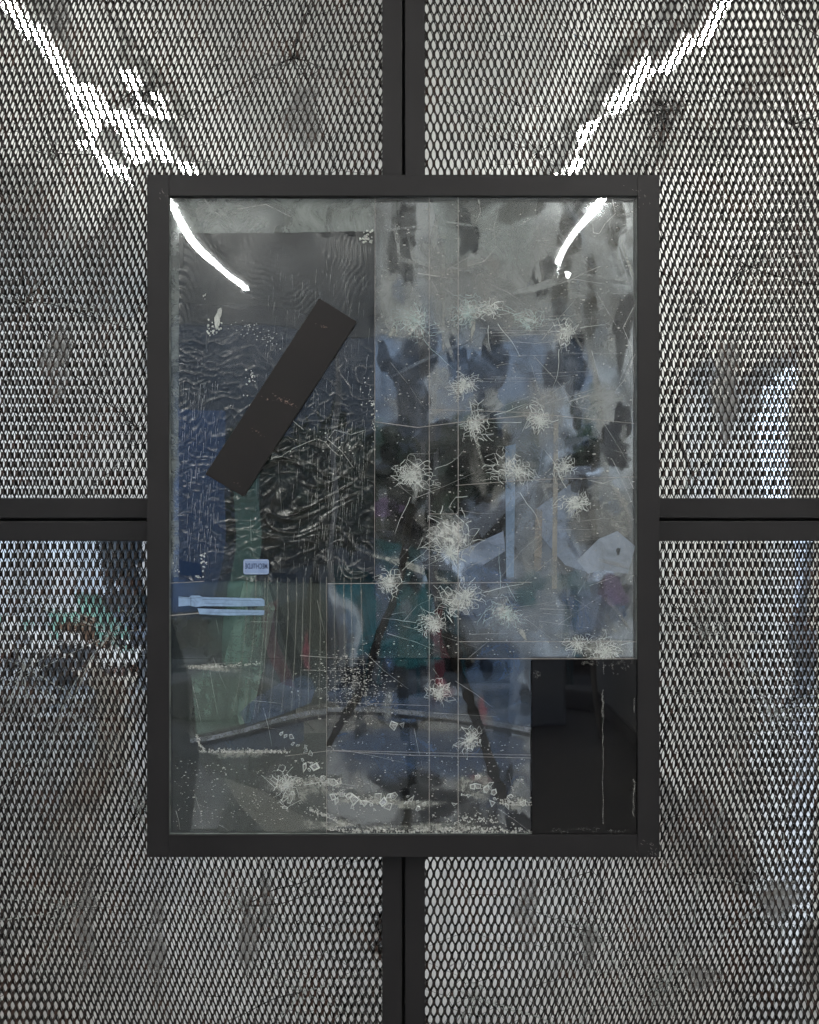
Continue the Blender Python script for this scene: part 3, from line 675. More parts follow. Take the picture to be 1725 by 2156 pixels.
def leg_reflection(pts, r0, r1, seed, label):
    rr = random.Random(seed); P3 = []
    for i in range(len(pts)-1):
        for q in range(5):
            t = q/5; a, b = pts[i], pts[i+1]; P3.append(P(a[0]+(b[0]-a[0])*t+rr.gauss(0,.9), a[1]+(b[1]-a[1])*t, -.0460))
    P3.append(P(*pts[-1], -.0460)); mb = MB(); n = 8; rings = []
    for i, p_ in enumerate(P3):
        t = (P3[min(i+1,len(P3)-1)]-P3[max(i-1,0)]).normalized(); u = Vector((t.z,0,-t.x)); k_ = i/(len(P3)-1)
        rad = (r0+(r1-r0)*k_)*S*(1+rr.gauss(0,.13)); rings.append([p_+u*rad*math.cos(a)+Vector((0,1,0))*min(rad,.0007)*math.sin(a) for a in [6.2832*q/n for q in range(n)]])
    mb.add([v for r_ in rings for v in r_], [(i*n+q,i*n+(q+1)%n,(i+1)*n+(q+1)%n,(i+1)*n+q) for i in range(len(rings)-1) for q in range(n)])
    o = mb.build('tripod_leg_reflection', leg_mat, art, True); o['label'] = label
for (a,b,rx,ry) in [(870,1692,60,16),(780,1682,70,18),(510,1585,110,10),(660,1650,60,24),(930,1745,190,16),(1085,1690,40,16),(620,1660,50,40),(690,1735,60,16),(1000,1655,60,30),(455,1405,90,10)]:
    patch('frost_smear', blob(a,b,rx,ry,-.034,a,0,40,.4), CREAM)
leg_reflection([(898,1180),(915,1240),(935,1320),(950,1370),(982,1450),(1008,1530),(1036,1610),(1062,1690)], 9, 11, 3, 'reflected tripod leg built as a long dark stick slanting down to the right')
leg_reflection([(772,1432),(738,1490),(708,1540),(690,1572)], 11, 6, 4, 'reflected tripod leg built as a short dark stick above the glass shards')
leg_reflection([(866,1060),(856,1130),(846,1200),(828,1270),(800,1330),(772,1432)], 8, 8, 5, 'upper part of a reflected tripod leg built as a thin dark stick')
# ---------- wrinkled black foil
YFo = -.0415
fx0, fy0, fx1, fy1 = 377, 491, 789, 1222
nx, ny = 300, 520
V = []; F = []
def fn(x, y, s, z=0.0): return mn.noise(Vector((x*s, y*s, z)))
for j in range(ny+1):
    for i in range(nx+1):
        u, v = i/nx, j/ny
        px, py = fx0+(fx1-fx0)*u, fy0+(fy1-fy0)*v+ (8*u if v > .98 else 0)*0
        ex = min(u, 1-u)*(fx1-fx0); ey = min(v, 1-v)*(fy1-fy0)
        px += 2.0*fn(py, 0, .03, 3)*max(0, 1-ex/20); py += 3.0*fn(px, 0, .03, 5)*max(0, 1-ey/20)-(4*u*u if v < .5 else -6*u)*max(0,1-ey/60)
        low = min(1, max(0, (v-.52)/.12)); mid = min(1, max(0, (v-.27)/.1))
        w1 = fn(px, py, .0065, 1); w2 = fn(px, py, .017, 2)
        # broad draped folds at the bottom
        wx, wy = px+26*fn(px, py, .011, 11), py+30*fn(px, py, .009, 12)
        sw = .5+.5*fn(px, py, .008, 21)
        n1 = fn(wx*.42+wy*.35, wy*1.15-wx*.35*(sw-.2), .021, 1)
        f1 = max(0, 1-abs(n1)*3.2)**2*(.35+sw)
        n2_ = fn(wx*.5-wy*.55, wy*.8+wx*.5, .036, 2)
        f1b = max(0, 1-abs(n2_)*4)**2
        # tight contour ripples near left edge and top
        d = math.hypot((px-fx0)/1.0, (py-720)/3.2)
        f2 = .5+.5*math.sin(d*.85+7*w1+3.5*w2)
        d2 = math.hypot(px-590, (py-470)*.8)
        f3 = abs(math.sin(d2*.33+6*w2+5*w1))
        c1 = max(0, 1-abs(fn(wx, wy*1.3, .026, 7))*5)**2; c2 = max(0, 1-abs(fn(wy, wx, .045, 9))*5)**2
        crumple = c1+.6*c2+.5*abs(fn(px, py, .03, 8))
        lf = max(0, 1-(px-fx0)/110.0); tp = max(0, 1-(py-fy0)/200.0)
        rt = max(0, (px-700)/90.0)
        h = low*(.0042*f1+.0016*f1b)*(.25+1.1*abs(fn(px,py,.012,31))*2)*(1-.6*lf)*(1+.2*rt) + .0007*lf*f2 + .0009*tp*f3*(1-lf)*(.2+sw)*min(1,max(0,.75+2.5*fn(px,py,.013,44))) + (mid*.0010+.00008)*crumple*(1-.5*low)*(1.2-.7*u)
        h += .0004*fn(px, py, .12, 4)*low+.0010*w1
        x, z = Q(px, py, YFo)
        V.append((x, YFo-h*.85, z))
for j in range(ny):
    for i in range(nx):
        a = j*(nx+1)+i; F.append((a, a+1, a+nx+2, a+nx+1))
mb = MB(); mb.v = V; mb.f = F
m_, nt, out = new_mat('black_foil')
p = N(nt, 'BsdfPrincipled'); nt.links.new(p.outputs[0], out.inputs[0])
nz = noise_tex(nt, 5, 7, .7, stretch=(1,1,.6)); rp = ramp(nt, nz.outputs['Fac'], .35, .75, (.003,.003,.0035,1), (.011,.0105,.010,1))
# rubbed vertical scratches
ns = noise_tex(nt, 55, 4, .7, stretch=(3.2,1,.12)); rs = ramp(nt, ns.outputs['Fac'], .66, .74)
mx = N(nt, 'MixRGB'); nt.links.new(rs.outputs[0], mx.inputs[0]); nt.links.new(rp.outputs[0], mx.inputs[1]); mx.inputs[2].default_value = (.10,.10,.10,1)
nt.links.new(mx.outputs[0], p.inputs['Base Color']); p.inputs['Roughness'].default_value = .21; p.inputs['Specular IOR Level'].default_value = .62
foil = mb.build('black_foil_sheet', m_, art, True)
foil['label'] = 'wrinkled black foil sheet in the upper left'
# frayed white remnants and torn corners on the foil
def fleck_cloud(mb, cx, cy, sx, sy, n, s0, s1, y, rr, asp=1.0, rot=None):
    for _ in range(n):
        x = rr.gauss(cx, sx); yy = rr.gauss(cy, sy); s = rr.uniform(s0, s1); a = rr.uniform(0,6.28) if rot is None else rr.gauss(rot,.15)
        pts = []
        for q in range(5):
            b = 6.283*q/5+rr.uniform(-.3,.3); u, v = s*rr.uniform(.6,1.2)*math.cos(b)*asp, s*rr.uniform(.6,1.2)*math.sin(b)
            pts.append(Q(x+u*math.cos(a)-v*math.sin(a), yy+u*math.sin(a)+v*math.cos(a), y))
        if all(X0i < p_[0] < X1i and Z0i < p_[1] < Z1i for p_ in pts): mb.poly(pts, y)
YT = -.0458
rr = random.Random(33); mb = MB()
mb.poly(blob(459,670,7,20,YT,5,.15,16,.3), YT)
fleck_cloud(mb, 450,690,9,8,26,1,3.4,YT,rr); fleck_cloud(mb, 520,685,22,12,26,.8,1.8,YT,rr); fleck_cloud(mb, 560,712,14,8,26,.8,1.8,YT,rr)
fleck_cloud(mb, 770,498,9,7,26,1.5,4,YT,rr); fleck_cloud(mb, 429,1178,3,10,14,1.5,4,YT,rr,.6); fleck_cloud(mb, 386,1196,8,6,14,1,3,YT,rr)
fleck_cloud(mb, 421,1212,5,4,7,1.5,4,YT,rr); fleck_cloud(mb, 527,795,6,8,18,1,3,YT,rr); fleck_cloud(mb, 430,625,2,5,5,1,2,YT,rr)
fleck_cloud(mb, 786,880,3,26,22,1,3.6,YT,rr,.5); fleck_cloud(mb, 775,820,8,20,16,1,2.4,YT,rr); fleck_cloud(mb, 806,1217,6,5,10,1,3,YT,rr)
fleck_cloud(mb, 560,860,36,12,30,.8,2.2,YT,rr); fleck_cloud(mb, 700,930,50,14,30,.8,2.2,YT,rr)
mb.build('peeled_flecks', film((.72,.72,.68), .85, 0, 90, .3), art)
mb = MB()
for _ in range(620):     # rubbed vertical scratches in the foil
    if rr.random() < .5: x, y = rr.gauss(700,45), rr.uniform(880,1200)
    elif rr.random() < .5: x, y = rr.uniform(385,460), rr.uniform(800,1180)
    else: x, y = rr.uniform(560,785), rr.uniform(520,880)
    if x > 785: continue
    L = rr.uniform(5,38); mb.ribbon([Q(x,y,YT),Q(x+rr.gauss(0,1.2)-L*.06,y+L,YT)], rr.uniform(.0003,.0008), YT)
for pts in [[(596,958),(618,944),(650,930),(668,924),(684,930),(700,948),(715,960)],[(560,968),(596,960)],[(640,905),(610,880)],[(690,925),(705,905),(740,915),(770,905)],[(690,925),(720,950),(745,985)]]:
    mb.ribbon([Q(a,b,YT) for a,b in pts], .0016, YT, False)
mb.build('foil_scratches', film((.5,.5,.48), .5, .1, 120, .6), art)

# ---------- front glass: left sheet whole, right part cracked
def bx(px0, py0, px1, py1, y):
    a = Q(px0, py1, y); b = Q(px1, py0, y); return (a[0], a[1], b[0], b[1])
YG = -.0470
bursts = [ # px, py, radius px, density, bluish
 (872,1000,40,1.5,0),(948,1125,58,1.7,0),(1072,988,46,.9,0),(1132,880,30,1.0,0),(988,655,36,1.0,1),(1032,650,30,.4,0),(872,682,44,.9,1),(975,812,30,.9,0),
 (1112,672,26,.6,1),(1188,702,30,.7,0),(1210,1062,32,1.0,0),(1003,890,34,.6,0),(822,1226,30,.8,0),(968,1262,44,1.1,0),(912,1312,30,1.0,0),(1058,1288,40,.7,1),
 (925,1456,26,.8,0),(988,1560,32,.6,0),(598,1655,36,.6,0),(1188,985,26,.6,0),(1270,1372,34,1.0,0),(1215,1358,26,.5,0)]
rr = random.Random(77); seeds = []
for (a, b, r, dd, t_) in bursts:
    if a > 795:
        c = Q(a, b, YG)
        for ring, cnt in ((.35,4),(1.2,6)):
            for q in range(cnt):
                an = rr.uniform(0,6.283); seeds.append((c[0]+r*S*ring*math.cos(an), c[1]+r*S*ring*math.sin(an)))
R1 = bx(790, 413.5, 1341.5, 1386, YG); R2 = bx(690, 1388, 1119, 1757, YG)
tc_ = Q(1262, 505, YG)
def inr(s, r):
    if r is R1 and abs(s[0]-tc_[0]) < .085 and abs(s[1]-tc_[1]) < .11: return False
    return r[0] < s[0] < r[2] and r[1] < s[1] < r[3]
fg = shards(voronoi([s for s in seeds+[(rr.uniform(R1[0],R1[2]), rr.uniform(R1[1],R1[3])) for _ in range(16)] if inr(s,R1)]+[tc_], R1), YG, .0032, .0001, .001, rr)
f2 = shards(voronoi([s for s in [(rr.uniform(R2[0],R2[2]), rr.uniform(R2[1],R2[3])) for _ in range(16)]], R2), YG, .003, .0001, .001, rr)
fg.add(f2.v, f2.f)
for r_ in (bx(356.5,413.5,789.6,1386,YG), bx(356.5,1386.4,689.6,1757,YG)):
    fg.add([(r_[0],YG,r_[1]),(r_[2],YG,r_[1]),(r_[2],YG,r_[3]),(r_[0],YG,r_[3])], [(0,1,2,3)])
front = fg.build('front_glass', M['fglass'], art)

# ---------- impact cracks
def burst(cx, cy, r, dens, tint, seed):
    rr = random.Random(seed); mb = MB(); y = YG-.0006
    ph = [rr.uniform(0,6.28) for _ in range(4)]; ex = rr.uniform(.75,1.3)
    ox, oy = rr.gauss(0,r*.16), rr.gauss(0,r*.16)      # the strike is rarely in the middle of its web
    def lob(a): return 1+.25*math.sin(2*a+ph[0])+.18*math.sin(3*a+ph[1])+.12*math.sin(5*a+ph[2])
    def pull(p_):
        dx, dz = p_[0]-cx-ox, p_[1]-cy-oy; q = math.hypot(dx, dz)/r
        k_ = q**.35; an = .25*math.sin(3*q+ph[2]); return (cx+ox+k_*(dx*math.cos(an)-dz*math.sin(an)), cy+oy+k_*(dx*math.sin(an)+dz*math.cos(an)))
    npt = int(44+80*dens); sd = []
    for i in range(npt):
        a = rr.uniform(0,6.283); q = r*1.12*rr.random()**.75
        sd.append((cx+ox*(1-q/r)+q*math.cos(a)*ex, cy+oy*(1-q/r)+q*math.sin(a)/ex))
    for c_, poly in voronoi(sd, (cx-1.5*r, cy-1.5*r, cx+1.5*r, cy+1.5*r)):
        poly = [pull(p_) for p_ in poly]; c_ = pull(c_)
        a = math.atan2((c_[1]-cy)*ex, (c_[0]-cx)/ex); q = math.hypot((c_[0]-cx)/ex, (c_[1]-cy)*ex)
        if q > r*.88*lob(a): continue
        for e in range(len(poly)):
            p1, p2 = poly[e], poly[(e+1)%len(poly)]
            if p1 > p2 and rr.random() < .85 or rr.random() < .08+.14*q/r: continue
            if math.hypot(p2[0]-cx,p2[1]-cy) > 1.3*r or math.hypot(p1[0]-cx,p1[1]-cy) > 1.3*r: continue
            mid = ((p1[0]+p2[0])/2+rr.gauss(0,r*.02),(p1[1]+p2[1])/2+rr.gauss(0,r*.02))
            mb.ribbon([Q(*p1,y-.0001),Q(*mid,y-.0001),Q(*p2,y-.0001)], rr.choice((.0004,.0006,.0008,.0013))*(1.2-.6*q/r), y-.0001, False)
    cnt = int(4+26*dens)
    for i in range(cnt):
        a = rr.uniform(0,6.283); L = r*rr.uniform(.2,.8)*lob(a)*(1 if rr.random() < .85 else 1.35); pts = []
        for s in range(6):
            t = s/5; aa = a+rr.gauss(0,.07)*t; pts.append((cx+ox+L*t*math.cos(aa), cy+oy+L*t*math.sin(aa)))
        mb.ribbon([Q(*p_,y) for p_ in pts], rr.choice((.0003,.0005,.0007,.0012)), y)
    n = int(60*dens)
    for _ in range(n):
        a = rr.uniform(0,6.283); q = abs(rr.gauss(0,r*.2)); x, z = cx+ox+q*math.cos(a), cy+oy+q*math.sin(a); s = rr.uniform(.4,1.9)
        tri = [Q(x+s*math.cos(b), z+s*math.sin(b), y-.0003) for b in (a, a+rr.uniform(1.6,2.4), a+rr.uniform(3.5,4.6))]; mb.poly(tri, y-.0003)
    for _ in range(rr.randint(0,2)):   # long runners
        a = rr.uniform(0,6.283); L = r*rr.uniform(1.6,3.0); pts = []; x, z = cx+r*math.cos(a), cy+r*math.sin(a)
        for s in range(7):
            pts.append((x,z)); a += rr.gauss(0,.12); x += L/7*math.cos(a); z += L/7*math.sin(a)
        pts = [p_ for p_ in pts if 800 < p_[0] < 1338 and 418 < p_[1] < 1380 or (p_[1] > 1380 and 400 < p_[0] < 1115 and p_[1] < 1750)]
        if len(pts) > 2: mb.ribbon([Q(*p_,y) for p_ in pts], rr.uniform(.0007,.0013), y)
    mb.v = [(min(max(v[0],X0i),X1i), v[1], min(max(v[2],Z0i),Z1i)) for v in mb.v]
    return mb.build('impact_crack', M['chalk2'] if tint else M['chalk'], front)
for i, (a,b,r,dd,t_) in enumerate(bursts):
    o = burst(a,b,r*1.18,dd,t_,i*7+1)
# hazy pulverised glass around the strongest impacts
PULV = film((.55,.57,.55), .62, 0, 60, .7, True)
for q, (a,b,r,dd,t_) in enumerate(bursts):
    mb = MB(); mb.fadepoly(blob(a,b,r*1.15,r*1.15,YG-.0003,q,0,30,.4), YG-.0003-.00001*q, .12, .45+.14*dd); mb.build('pulverised_glass', PULV, front)
MILK = film((.18,.18,.19), .17, 0, 7, .8, True)
for q, (a,b,rx,ry) in enumerate([(520,590,150,110),(670,560,120,90),(600,740,190,120)]):
    mb = MB(); mb.fadepoly(clampp(blob(a,b,rx,ry,YG-.0001,q+5,0,40,.2)), YG+.0004+.0001*q, .4); mb.build('milky_haze', MILK, art)
GRIME = film((.42,.43,.42), .055, 0, 7, 1.0)
for q, c_ in enumerate(((790,413,1342,1386),)):
    r_ = bx(*c_, YG); mb = MB(); mb.add([(r_[0]+.0012,YG-.0002,r_[1]+.0012),(r_[2]-.0012,YG-.0002,r_[1]+.0012),(r_[2]-.0012,YG-.0002,r_[3]-.0012),(r_[0]+.0012,YG-.0002,r_[3]-.0012)],[(0,1,2,3)]); mb.build('grime_film', GRIME, front)

# ---------- long edges of glass sheets, scratches and thin lines
mb = MB(); y = YG-.0008
LB = [None]
def line(pts, w_=.0011, mb=None, taper=False):
    q = MB(); q.ribbon([Q(a,b,y) for a,b in pts], w_, y, taper); q.build(*LB[0])
LB[0] = ('sheet_edge', film((.36,.34,.32), .75, 0, 60, .3), front)
for pts, w_ in [([(904,413),(904,1757)],.0009),([(965,413),(965,1757)],.0011),([(965,1351),(1342,1351)],.0011),([(965,1387),(1342,1387)],.0014),([(904,1082),(965,1082)],.0009),
                ([(904,1486),(690,1478)],.0006),([(690,1229),(1120,1226)],.0012),([(790,413),(789,1220)],.0008),([(688,1215),(688,1757)],.0010),([(357,1228),(430,1224)],.001),([(357,1296),(430,1290),(500,1285),(545,1290)],.0016),
                ([(904,862),(1100,868),(1342,892)],.0008),([(790,888),(880,900),(1000,885),(1110,875)],.0011),([(960,1022),(1120,1010),(1342,1004)],.0008),([(690,1580),(860,1590),(1118,1596)],.001),([(600,1592),(700,1580),(1118,1590)],.0008)]:
    line(pts, w_, mb)
LB[0] = ('scratch', M['faint'], front)
rr = random.Random(9); mb = MB()
for _ in range(64):
    x, yy = rr.uniform(800,1330), rr.uniform(430,1340); L = rr.uniform(30,170); a = rr.choice([rr.gauss(0,.06), rr.gauss(-.6,.25), rr.gauss(.7,.3)])
    x2 = min(max(x+L*math.cos(a),795),1338); y2 = min(max(yy+L*math.sin(a),418),1380); m1 = ((x+x2)/2+rr.gauss(0,4),(yy+y2)/2+rr.gauss(0,4))
    line([(x,yy),m1,(x2,y2)], rr.uniform(.0004,.0009), mb, True)
for _ in range(30):
    x, yy = rr.uniform(365,1100), rr.uniform(1240,1740); L = rr.uniform(30,150); a = rr.choice([rr.gauss(0,.08), rr.gauss(-.8,.3), rr.gauss(.9,.3), 1.35])
    x2 = min(max(x+L*math.cos(a),360),1112); y2 = min(max(yy+L*math.sin(a),1235),1752); line([(x,yy),((x+x2)/2+rr.gauss(0,3),(yy+y2)/2),(x2,y2)], rr.uniform(.0004,.0009), mb, True)
for _ in range(26):   # brushed horizontal bundles
    yy = rr.choice([700,735,800,1115,690,1260])+rr.gauss(0,12); x = rr.uniform(1000,1230); line([(x,yy),(min(1338,x+rr.uniform(40,150)),yy+rr.gauss(0,4))], .0005, mb, True)
LB[0] = ('thin_ribbon', film((.34,.35,.30), .38, 0, 40, .4), art)
for i in range(15):  # thin curved lines in the lower left
    x = 520+i*17+rr.gauss(0,3); pts = []
    for s in range(9):
        t = s/8; pts.append((x-(10+i*-1.0)*t*t*3.2+rr.gauss(0,.5), 1216+t*rr.uniform(285,300)))
    line(pts, .0013, mb, False)
LB[0] = ('resin_ridge', film((.55,.56,.54), .45, .02, 60, .5), front)
for pts in [[(1290,420),(1296,450),(1275,470),(1262,492),(1250,490),(1248,470),(1238,462)],[(1338,640),(1312,690),(1330,730),(1336,790),(1330,880)],[(1178,500),(1192,520),(1205,508),(1200,492)],
            [(1338,745),(1315,800),(1290,830),(1265,846)],[(1200,845),(1240,832),(1265,846),(1240,862),(1205,855),(1195,842)],[(985,560),(1020,550),(1045,520),(1040,480),(1052,430)],[(1265,560),(1230,575),(1200,590),(1140,610)],
            [(1238,1010),(1270,1018),(1300,1006),(1322,1002),(1335,1030)],[(880,575),(930,583),(990,592)],[(430,418),(445,440),(465,455),(482,440),(470,418)],[(500,440),(560,430),(640,470)],[(1008,420),(1012,445),(1002,470)]]:
    line(pts, .0017, mb, True)

# ---------- glass crumbs and loose shards
mb = MB(); rr = random.Random(12)
def crumbs_along(pts, n, sp, s0, s1):
    segs = [(pts[i],pts[i+1]) for i in range(len(pts)-1)]
    for _ in range(n):
        a, b = rr.choice(segs); t = rr.random(); x = a[0]+(b[0]-a[0])*t+rr.gauss(0,sp*.6); yy = a[1]+(b[1]-a[1])*t-abs(rr.gauss(0,sp)); s = rr.uniform(s0,s1); r0 = rr.uniform(0,6.28)
        y_ = YG-.0008-rr.uniform(0,.002)
        tri = [Q(x+s*rr.uniform(.5,1.1)*math.cos(r0+q), yy+s*rr.uniform(.5,1.1)*math.sin(r0+q), y_) for q in (0,1.4,2.9,4.6)]
        if all(X0i < p_[0] < X1i and Z0i < p_[1] < Z1i for p_ in tri):
            mb.add([(p_[0], y_+rr.uniform(-.001,.001), p_[1]) for p_ in tri], [(0,1,2),(0,2,3)])
crumbs_along([(740,1756),(860,1756),(980,1756),(1116,1756)], 620, 7, .8, 3.4)
crumbs_along([(690,1748),(760,1755)], 70, 4, .8, 2.6)
crumbs_along([(420,1584),(520,1585),(607,1586)], 260, 4, .8, 2.6)
crumbs_along([(414,1548),(418,1568),(430,1580)], 60, 3, .8, 2.4)
crumbs_along([(396,1408),(480,1404),(545,1400)], 130, 3, .7, 2.4)
crumbs_along([(650,1706),(690,1722),(730,1742)], 150, 4, .8, 2.6)
crumbs_along([(1055,1696),(1116,1697)], 120, 7, .8, 3.2)
crumbs_along([(590,1665),(640,1650),(700,1655),(720,1660)], 150, 9, .8, 2.8)
crumbs_along([(705,1672),(760,1690),(830,1694)], 150, 7, .8, 3)
crumbs_along([(940,1734),(1000,1732),(1050,1735)], 90, 10, .8, 3)
cr = mb.build('glass_crumbs', film((.5,.51,.48), .8, .06, 120, .3), art); cr['kind'] = 'stuff'
mb = MB()
for _ in range(3000):
    q = rr.random()
    if q < .5: x, yy = rr.uniform(795,1335), rr.uniform(425,1380)
    elif q < .75: x, yy = rr.gauss(745,40), rr.gauss(1440,36)
    elif q < .9: x, yy = rr.uniform(690,1110), rr.uniform(1560,1740)
    else: x, yy = rr.uniform(365,690), rr.uniform(1600,1740)
    if not (360 < x < 1338 and 418 < yy < 1752) or (x > 1116 and yy > 1384): continue
    s = rr.uniform(.35,1.2)*(1.6 if rr.random() < .08 else 1); r0 = rr.uniform(0,6.28); asp = rr.uniform(1,2.6)
    mb.poly([Q(x+s*asp*math.cos(r0+b), yy+s*math.sin(r0+b), YG-.0007) for b in (0,1.57,3.14,4.7)], YG-.0007)
o = mb.build('dust_specks', film((.5,.5,.47), .7, 0, 120, .4), front); o['kind'] = 'stuff'
def shard(cx, cy, s, seed):
    rr = random.Random(seed); n = rr.choice((3,4,4,5)); rot = rr.uniform(0,6.28); asp = rr.uniform(.3,.95)
    y = YG-.0012-rr.uniform(0,.003); pts = []
    for q in range(n):
        a = 6.283*(q+rr.uniform(-.25,.25))/n; u, v = s*rr.uniform(.75,1.15)*math.cos(a), s*asp*math.sin(a)
        pts.append((cx+u*math.cos(rot)-v*math.sin(rot), cy+u*math.sin(rot)+v*math.cos(rot)))
    kq = rr.uniform(.62,.86); pw = clampp([Q(a,b,y) for a,b in pts]); c = (sum(p_[0] for p_ in pw)/n, sum(p_[1] for p_ in pw)/n)
    inn = [(c[0]+(p_[0]-c[0])*kq, c[1]+(p_[1]-c[1])*kq) for p_ in pw]; sl = rr.gauss(0,.08), rr.gauss(0,.08)
    f = lambda p_, d=0: (p_[0], y+d+(p_[0]-c[0])*sl[0]+(p_[1]-c[1])*sl[1], p_[1])
    mb = MB(); mb.add([f(p_) for p_ in pw]+[f(p_,-.0006) for p_ in inn], [(i,(i+1)%n,n+(i+1)%n,n+i) for i in range(n)]+[tuple(range(n,2*n))])
    o = mb.build('glass_shard', [M['chalk'], M['shardfill']], art)
    for p_ in o.data.polygons:
        if p_.index == n: p_.material_index = 1
rr = random.Random(4); sp = []
def place(pts, n, j, s0, s1):
    for q in range(n):
        t = (q+.5)/n*(len(pts)-1); i = min(int(t), len(pts)-2); t -= i
        sp.append((pts[i][0]+(pts[i+1][0]-pts[i][0])*t+rr.gauss(0,j), pts[i][1]+(pts[i+1][1]-pts[i][1])*t+rr.gauss(0,j), rr.uniform(s0,s1)))
place([(588,1540),(612,1558),(640,1578),(655,1590)], 9, 4, 4, 9)
place([(640,1608),(668,1635),(700,1655)], 16, 9, 3, 14)
place([(705,1662),(740,1680),(790,1690),(850,1686)], 30, 8, 3, 13)
place([(985,1628),(1015,1660),(1050,1680),(1090,1690)], 14, 8, 6, 12)
place([(955,1248),(975,1275),(950,1300)], 6, 8, 8, 14)
place([(825,1525),(850,1530)], 3, 3, 9, 13); place([(855,1690),(900,1700)], 4, 6, 5, 9)
place([(590,1645),(610,1670),(600,1700)], 6, 8, 4, 8); place([(1000,1660),(960,1690)], 4, 8, 6, 10); place([(930,1450),(950,1440)], 3, 8, 5, 9)
for q, (a,b,s_) in enumerate(sp): shard(a, b, s_, q+50)

# ---------- dark clean panel, lower right
YP = -.0488
mb = MB(); r_ = bx(1120.5,1388.5,1341.8,1757,YP); mb.box((r_[0],YP,r_[1]), (r_[2],YP+.0035,r_[3]))
m_, nt, out = new_mat('black_glass')
d = N(nt,'BsdfDiffuse'); gl = N(nt,'BsdfGlossy'); gl.inputs['Roughness'].default_value = .02
nz = noise_tex(nt, 6, 5, .6); rp = ramp(nt, nz.outputs['Fac'], .35,.7,(.002,.002,.003,1),(.008,.0075,.007,1)); nt.links.new(rp.outputs[0], d.inputs[0])
b_ = bowed_normal(nt, .003, 3); nt.links.new(b_.outputs[0], gl.inputs['Normal'])
mx = N(nt,'MixShader'); mx.inputs[0].default_value = .026; nt.links.new(d.outputs[0], mx.inputs[1]); nt.links.new(gl.outputs[0], mx.inputs[2]); nt.links.new(mx.outputs[0], out.inputs[0])
dp = bevel(mb.build('black_glass_panel', m_, art), .0006); dp['label'] = 'clean black glass panel in the lower right'
mb = MB(); y = YP-.0004; rr = random.Random(6)
def wob(x, ya, yb, w_, n=20, j=.7): mb.ribbon([Q(x+rr.gauss(0,j), ya+(yb-ya)*i/n, y) for i in range(n+1)], w_, y, False)
wob(1270,1452,1735,.0012); wob(1269,1460,1510,.003,8,1.2); wob(1271,1395,1420,.0008,5); wob(1335,1640,1720,.002,8,1.2); wob(1336,1470,1500,.0014,4,1)
for cx, cy, sx, sy, n_ in [(1298,1398,14,8,46),(1240,1394,14,4,26),(1330,1392,8,4,16),(1186,1750,10,3,14),(1240,1748,14,3,16),(1290,1751,10,2,12),(1130,1420,5,6,16)]:
    for _ in range(n_):
        x, yy = cx+rr.gauss(0,sx), cy+rr.gauss(0,sy); a = rr.uniform(0,6.28)
        if 1124 < x < 1334 and 1392 < yy < 1752: mb.ribbon([Q(x,yy,y),Q(x+3*math.cos(a),yy+3*math.sin(a),y),Q(x+5*math.cos(a+.8),yy+4*math.sin(a+.8),y)], .0008, y)
mb.build('chalky_scratch', film((.4,.4,.38), .35, 0, 60, .6), dp)

# ---------- slanted steel bar
YBar = -.0500
c = [(672.5,627.5),(751.5,677),(512.5,1045.5),(432,998.5)]
mb = MB(); n = 4; pts = [Q(a,b,YBar-.006) for a,b in c]
mb.add([(p_[0],YBar-.006,p_[1]) for p_ in pts]+[(p_[0],YG-.0015,p_[1]) for p_ in pts], [(0,1,2,3),(7,6,5,4)]+[(i,n+i,n+(i+1)%n,(i+1)%n) for i in range(n)])
bar = bevel(mb.build('steel_bar', M['bar'], art), .0008); bar['label'] = 'slanted blackened steel bar across the foil'
mb = MB(); rr = random.Random(17); y = YBar-.0064
for cx, cy, sx, sy, n_ in [(596,842,9,5,22),(612,850,7,5,12),(560,838,9,4,6),(545,912,7,4,9),(676,686,9,4,6),(490,1010,9,6,3)]:
    for _ in range(n_):
        t = rr.gauss(0,1); x, yy = cx+sx*t, cy+sy*t*.9+rr.gauss(0,sy*.6); s = rr.uniform(.4,1.3)
        mb.poly([Q(x+s*1.5*math.cos(b+.5), yy+s*math.sin(b+.5), y) for b in (0,1.3,2.6,3.9,5.2)], y)
mb.build('rust_spots', film((.42,.30,.24), .4, 0, 300, .8), bar)

# ---------- blue label with reversed lettering
YLb = YG-.0009
def rrect(x0,y0,x1,y1,r,y,n=5):
    pts = []
    for cx, cy, a0_ in ((x1-r,y0+r,-90),(x1-r,y1-r,0),(x0+r,y1-r,90),(x0+r,y0+r,180)):
        for q in range(n+1):
            a = math.radians(a0_+90*q/n); pts.append(Q(cx+r*math.cos(a), cy+r*math.sin(a), y))
    return pts
mb = MB(); mb.poly(rrect(512.5,1177.5,566.5,1209.5,5,YLb), YLb, .0008)
lab = mb.build('blue_label', solid('label_blue', (.17,.24,.40), (.22,.30,.47), 60, .4), art); lab['label'] = 'small pale blue plastic label with reversed dark lettering'
mb = MB(); o_ = rrect(514,1179,565,1208,4,YLb); i_ = rrect(515.5,1180.5,563.5,1206.5,3,YLb); n = len(o_)
mb.add([(p_[0],YLb-.0004,p_[1]) for p_ in o_]+[(p_[0],YLb-.0004,p_[1]) for p_ in i_], [(i,(i+1)%n,n+(i+1)%n,n+i) for i in range(n)])
mb.build('label_border', film((.40,.47,.62), .8, 0, 60, .2), lab)
cu = bpy.data.curves.new('lettering', 'FONT'); cu.body = "MECHTILDE"; cu.size = .0130; cu.align_x = 'CENTER'; cu.align_y = 'CENTER'; cu.offset = .0002
to = bpy.data.objects.new('tmp', cu); COL.objects.link(to); bpy.context.view_layer.update()
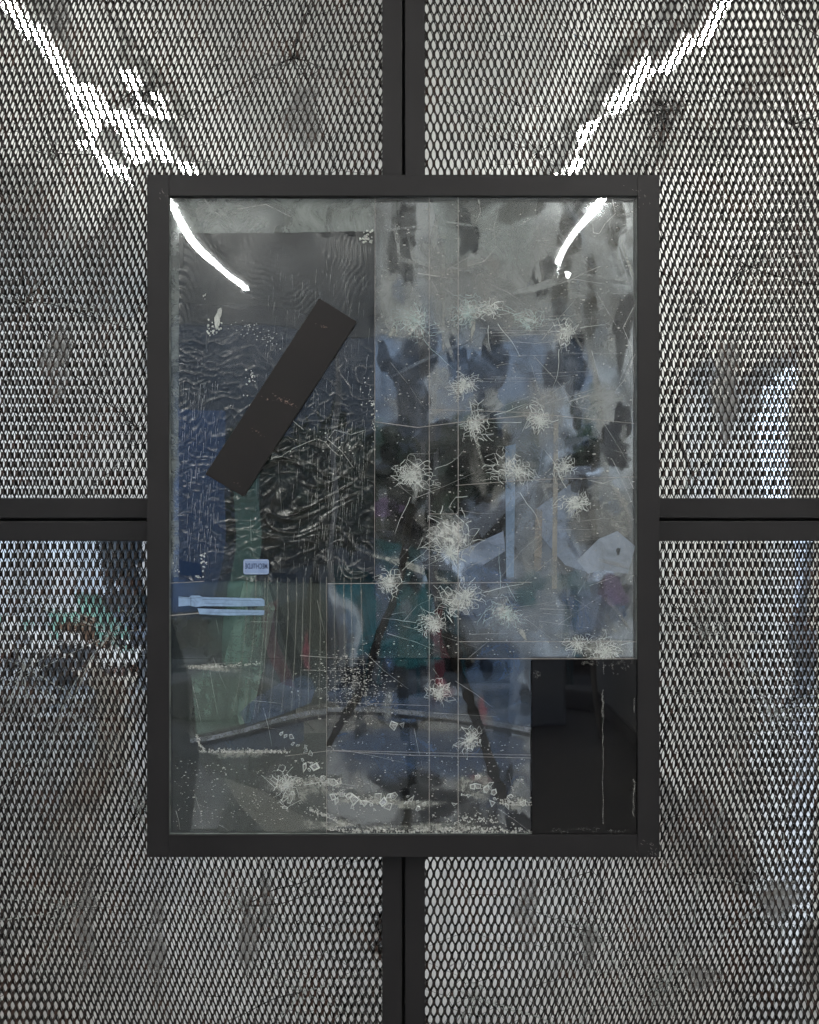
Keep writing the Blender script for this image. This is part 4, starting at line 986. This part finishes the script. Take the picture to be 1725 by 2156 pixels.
me = bpy.data.meshes.new_from_object(to.evaluated_get(bpy.context.evaluated_depsgraph_get())); bpy.data.objects.remove(to)
cx, cz = Q(540,1192.5,YLb)
wd = max(v.co.x for v in me.vertices)-min(v.co.x for v in me.vertices); kx = .0400/wd
for v in me.vertices: v.co = Vector((cx-v.co.x*kx, YLb-.0007, cz+v.co.y))
me.materials.clear(); me.materials.append(solid('navy_ink', (.02,.04,.10), (.03,.05,.12)))
lt = bpy.data.objects.new('lettering', me); COL.objects.link(lt); lt.parent = lab; lt.matrix_parent_inverse = lab.matrix_world.inverted()

# ---------- pale blue plastic clip below the foil
mb = MB(); y = YG-.0009
clipm = film((.26,.38,.56), .85, .05, 50, .2)
mb.poly([Q(a,b,y) for a,b in [(376,1256),(398,1258),(402,1254),(420,1254),(426,1257),(552,1260),(557,1264),(557,1276),(500,1277),(430,1276),(412,1278),(398,1275),(376,1277)]], y, .0006)
mb.poly([Q(a,b,y) for a,b in [(416,1281),(470,1283),(557,1285),(556,1295),(480,1296),(420,1293)]], y, .0006)
cl = mb.build('blue_plastic_clip', clipm, art); cl['label'] = 'long pale blue translucent plastic clip'
mb = MB(); y -= .0004
for pts, w_ in [([(402,1257),(402,1276)],.001),([(426,1262),(550,1265)],.0008),([(430,1270),(490,1272)],.0006),([(376,1258),(400,1260),(424,1258)],.0008),([(440,1289),(545,1290)],.0006)]:
    mb.ribbon([Q(a,b,y) for a,b in pts], w_, y, False)
mb.build('moulded_line', film((.05,.09,.16), .6, 0, 50, .2), cl)
# black tape tabs on the foil edges
tape = film((.004,.004,.004), .96, .04, 40, .04)
for i, c_ in enumerate([[(675,489),(698,488),(698,496),(676,497)],[(730,487),(746,486),(747,495),(731,495)],[(779,648),(789,644),(789,690),(775,690)],[(378,500),(386,498),(385,560),(378,565)],[(378,1180),(420,1186),(424,1212),(378,1210)],[(574,1206),(624,1209),(626,1220),(574,1218)],[(775,1207),(800,1210),(800,1224),(772,1222)]]):
    mb = MB(); y = YFo-.0045-.00002*i; mb.poly([Q(a,b,y) for a,b in c_], y); mb.build('tape_tab', tape, art)
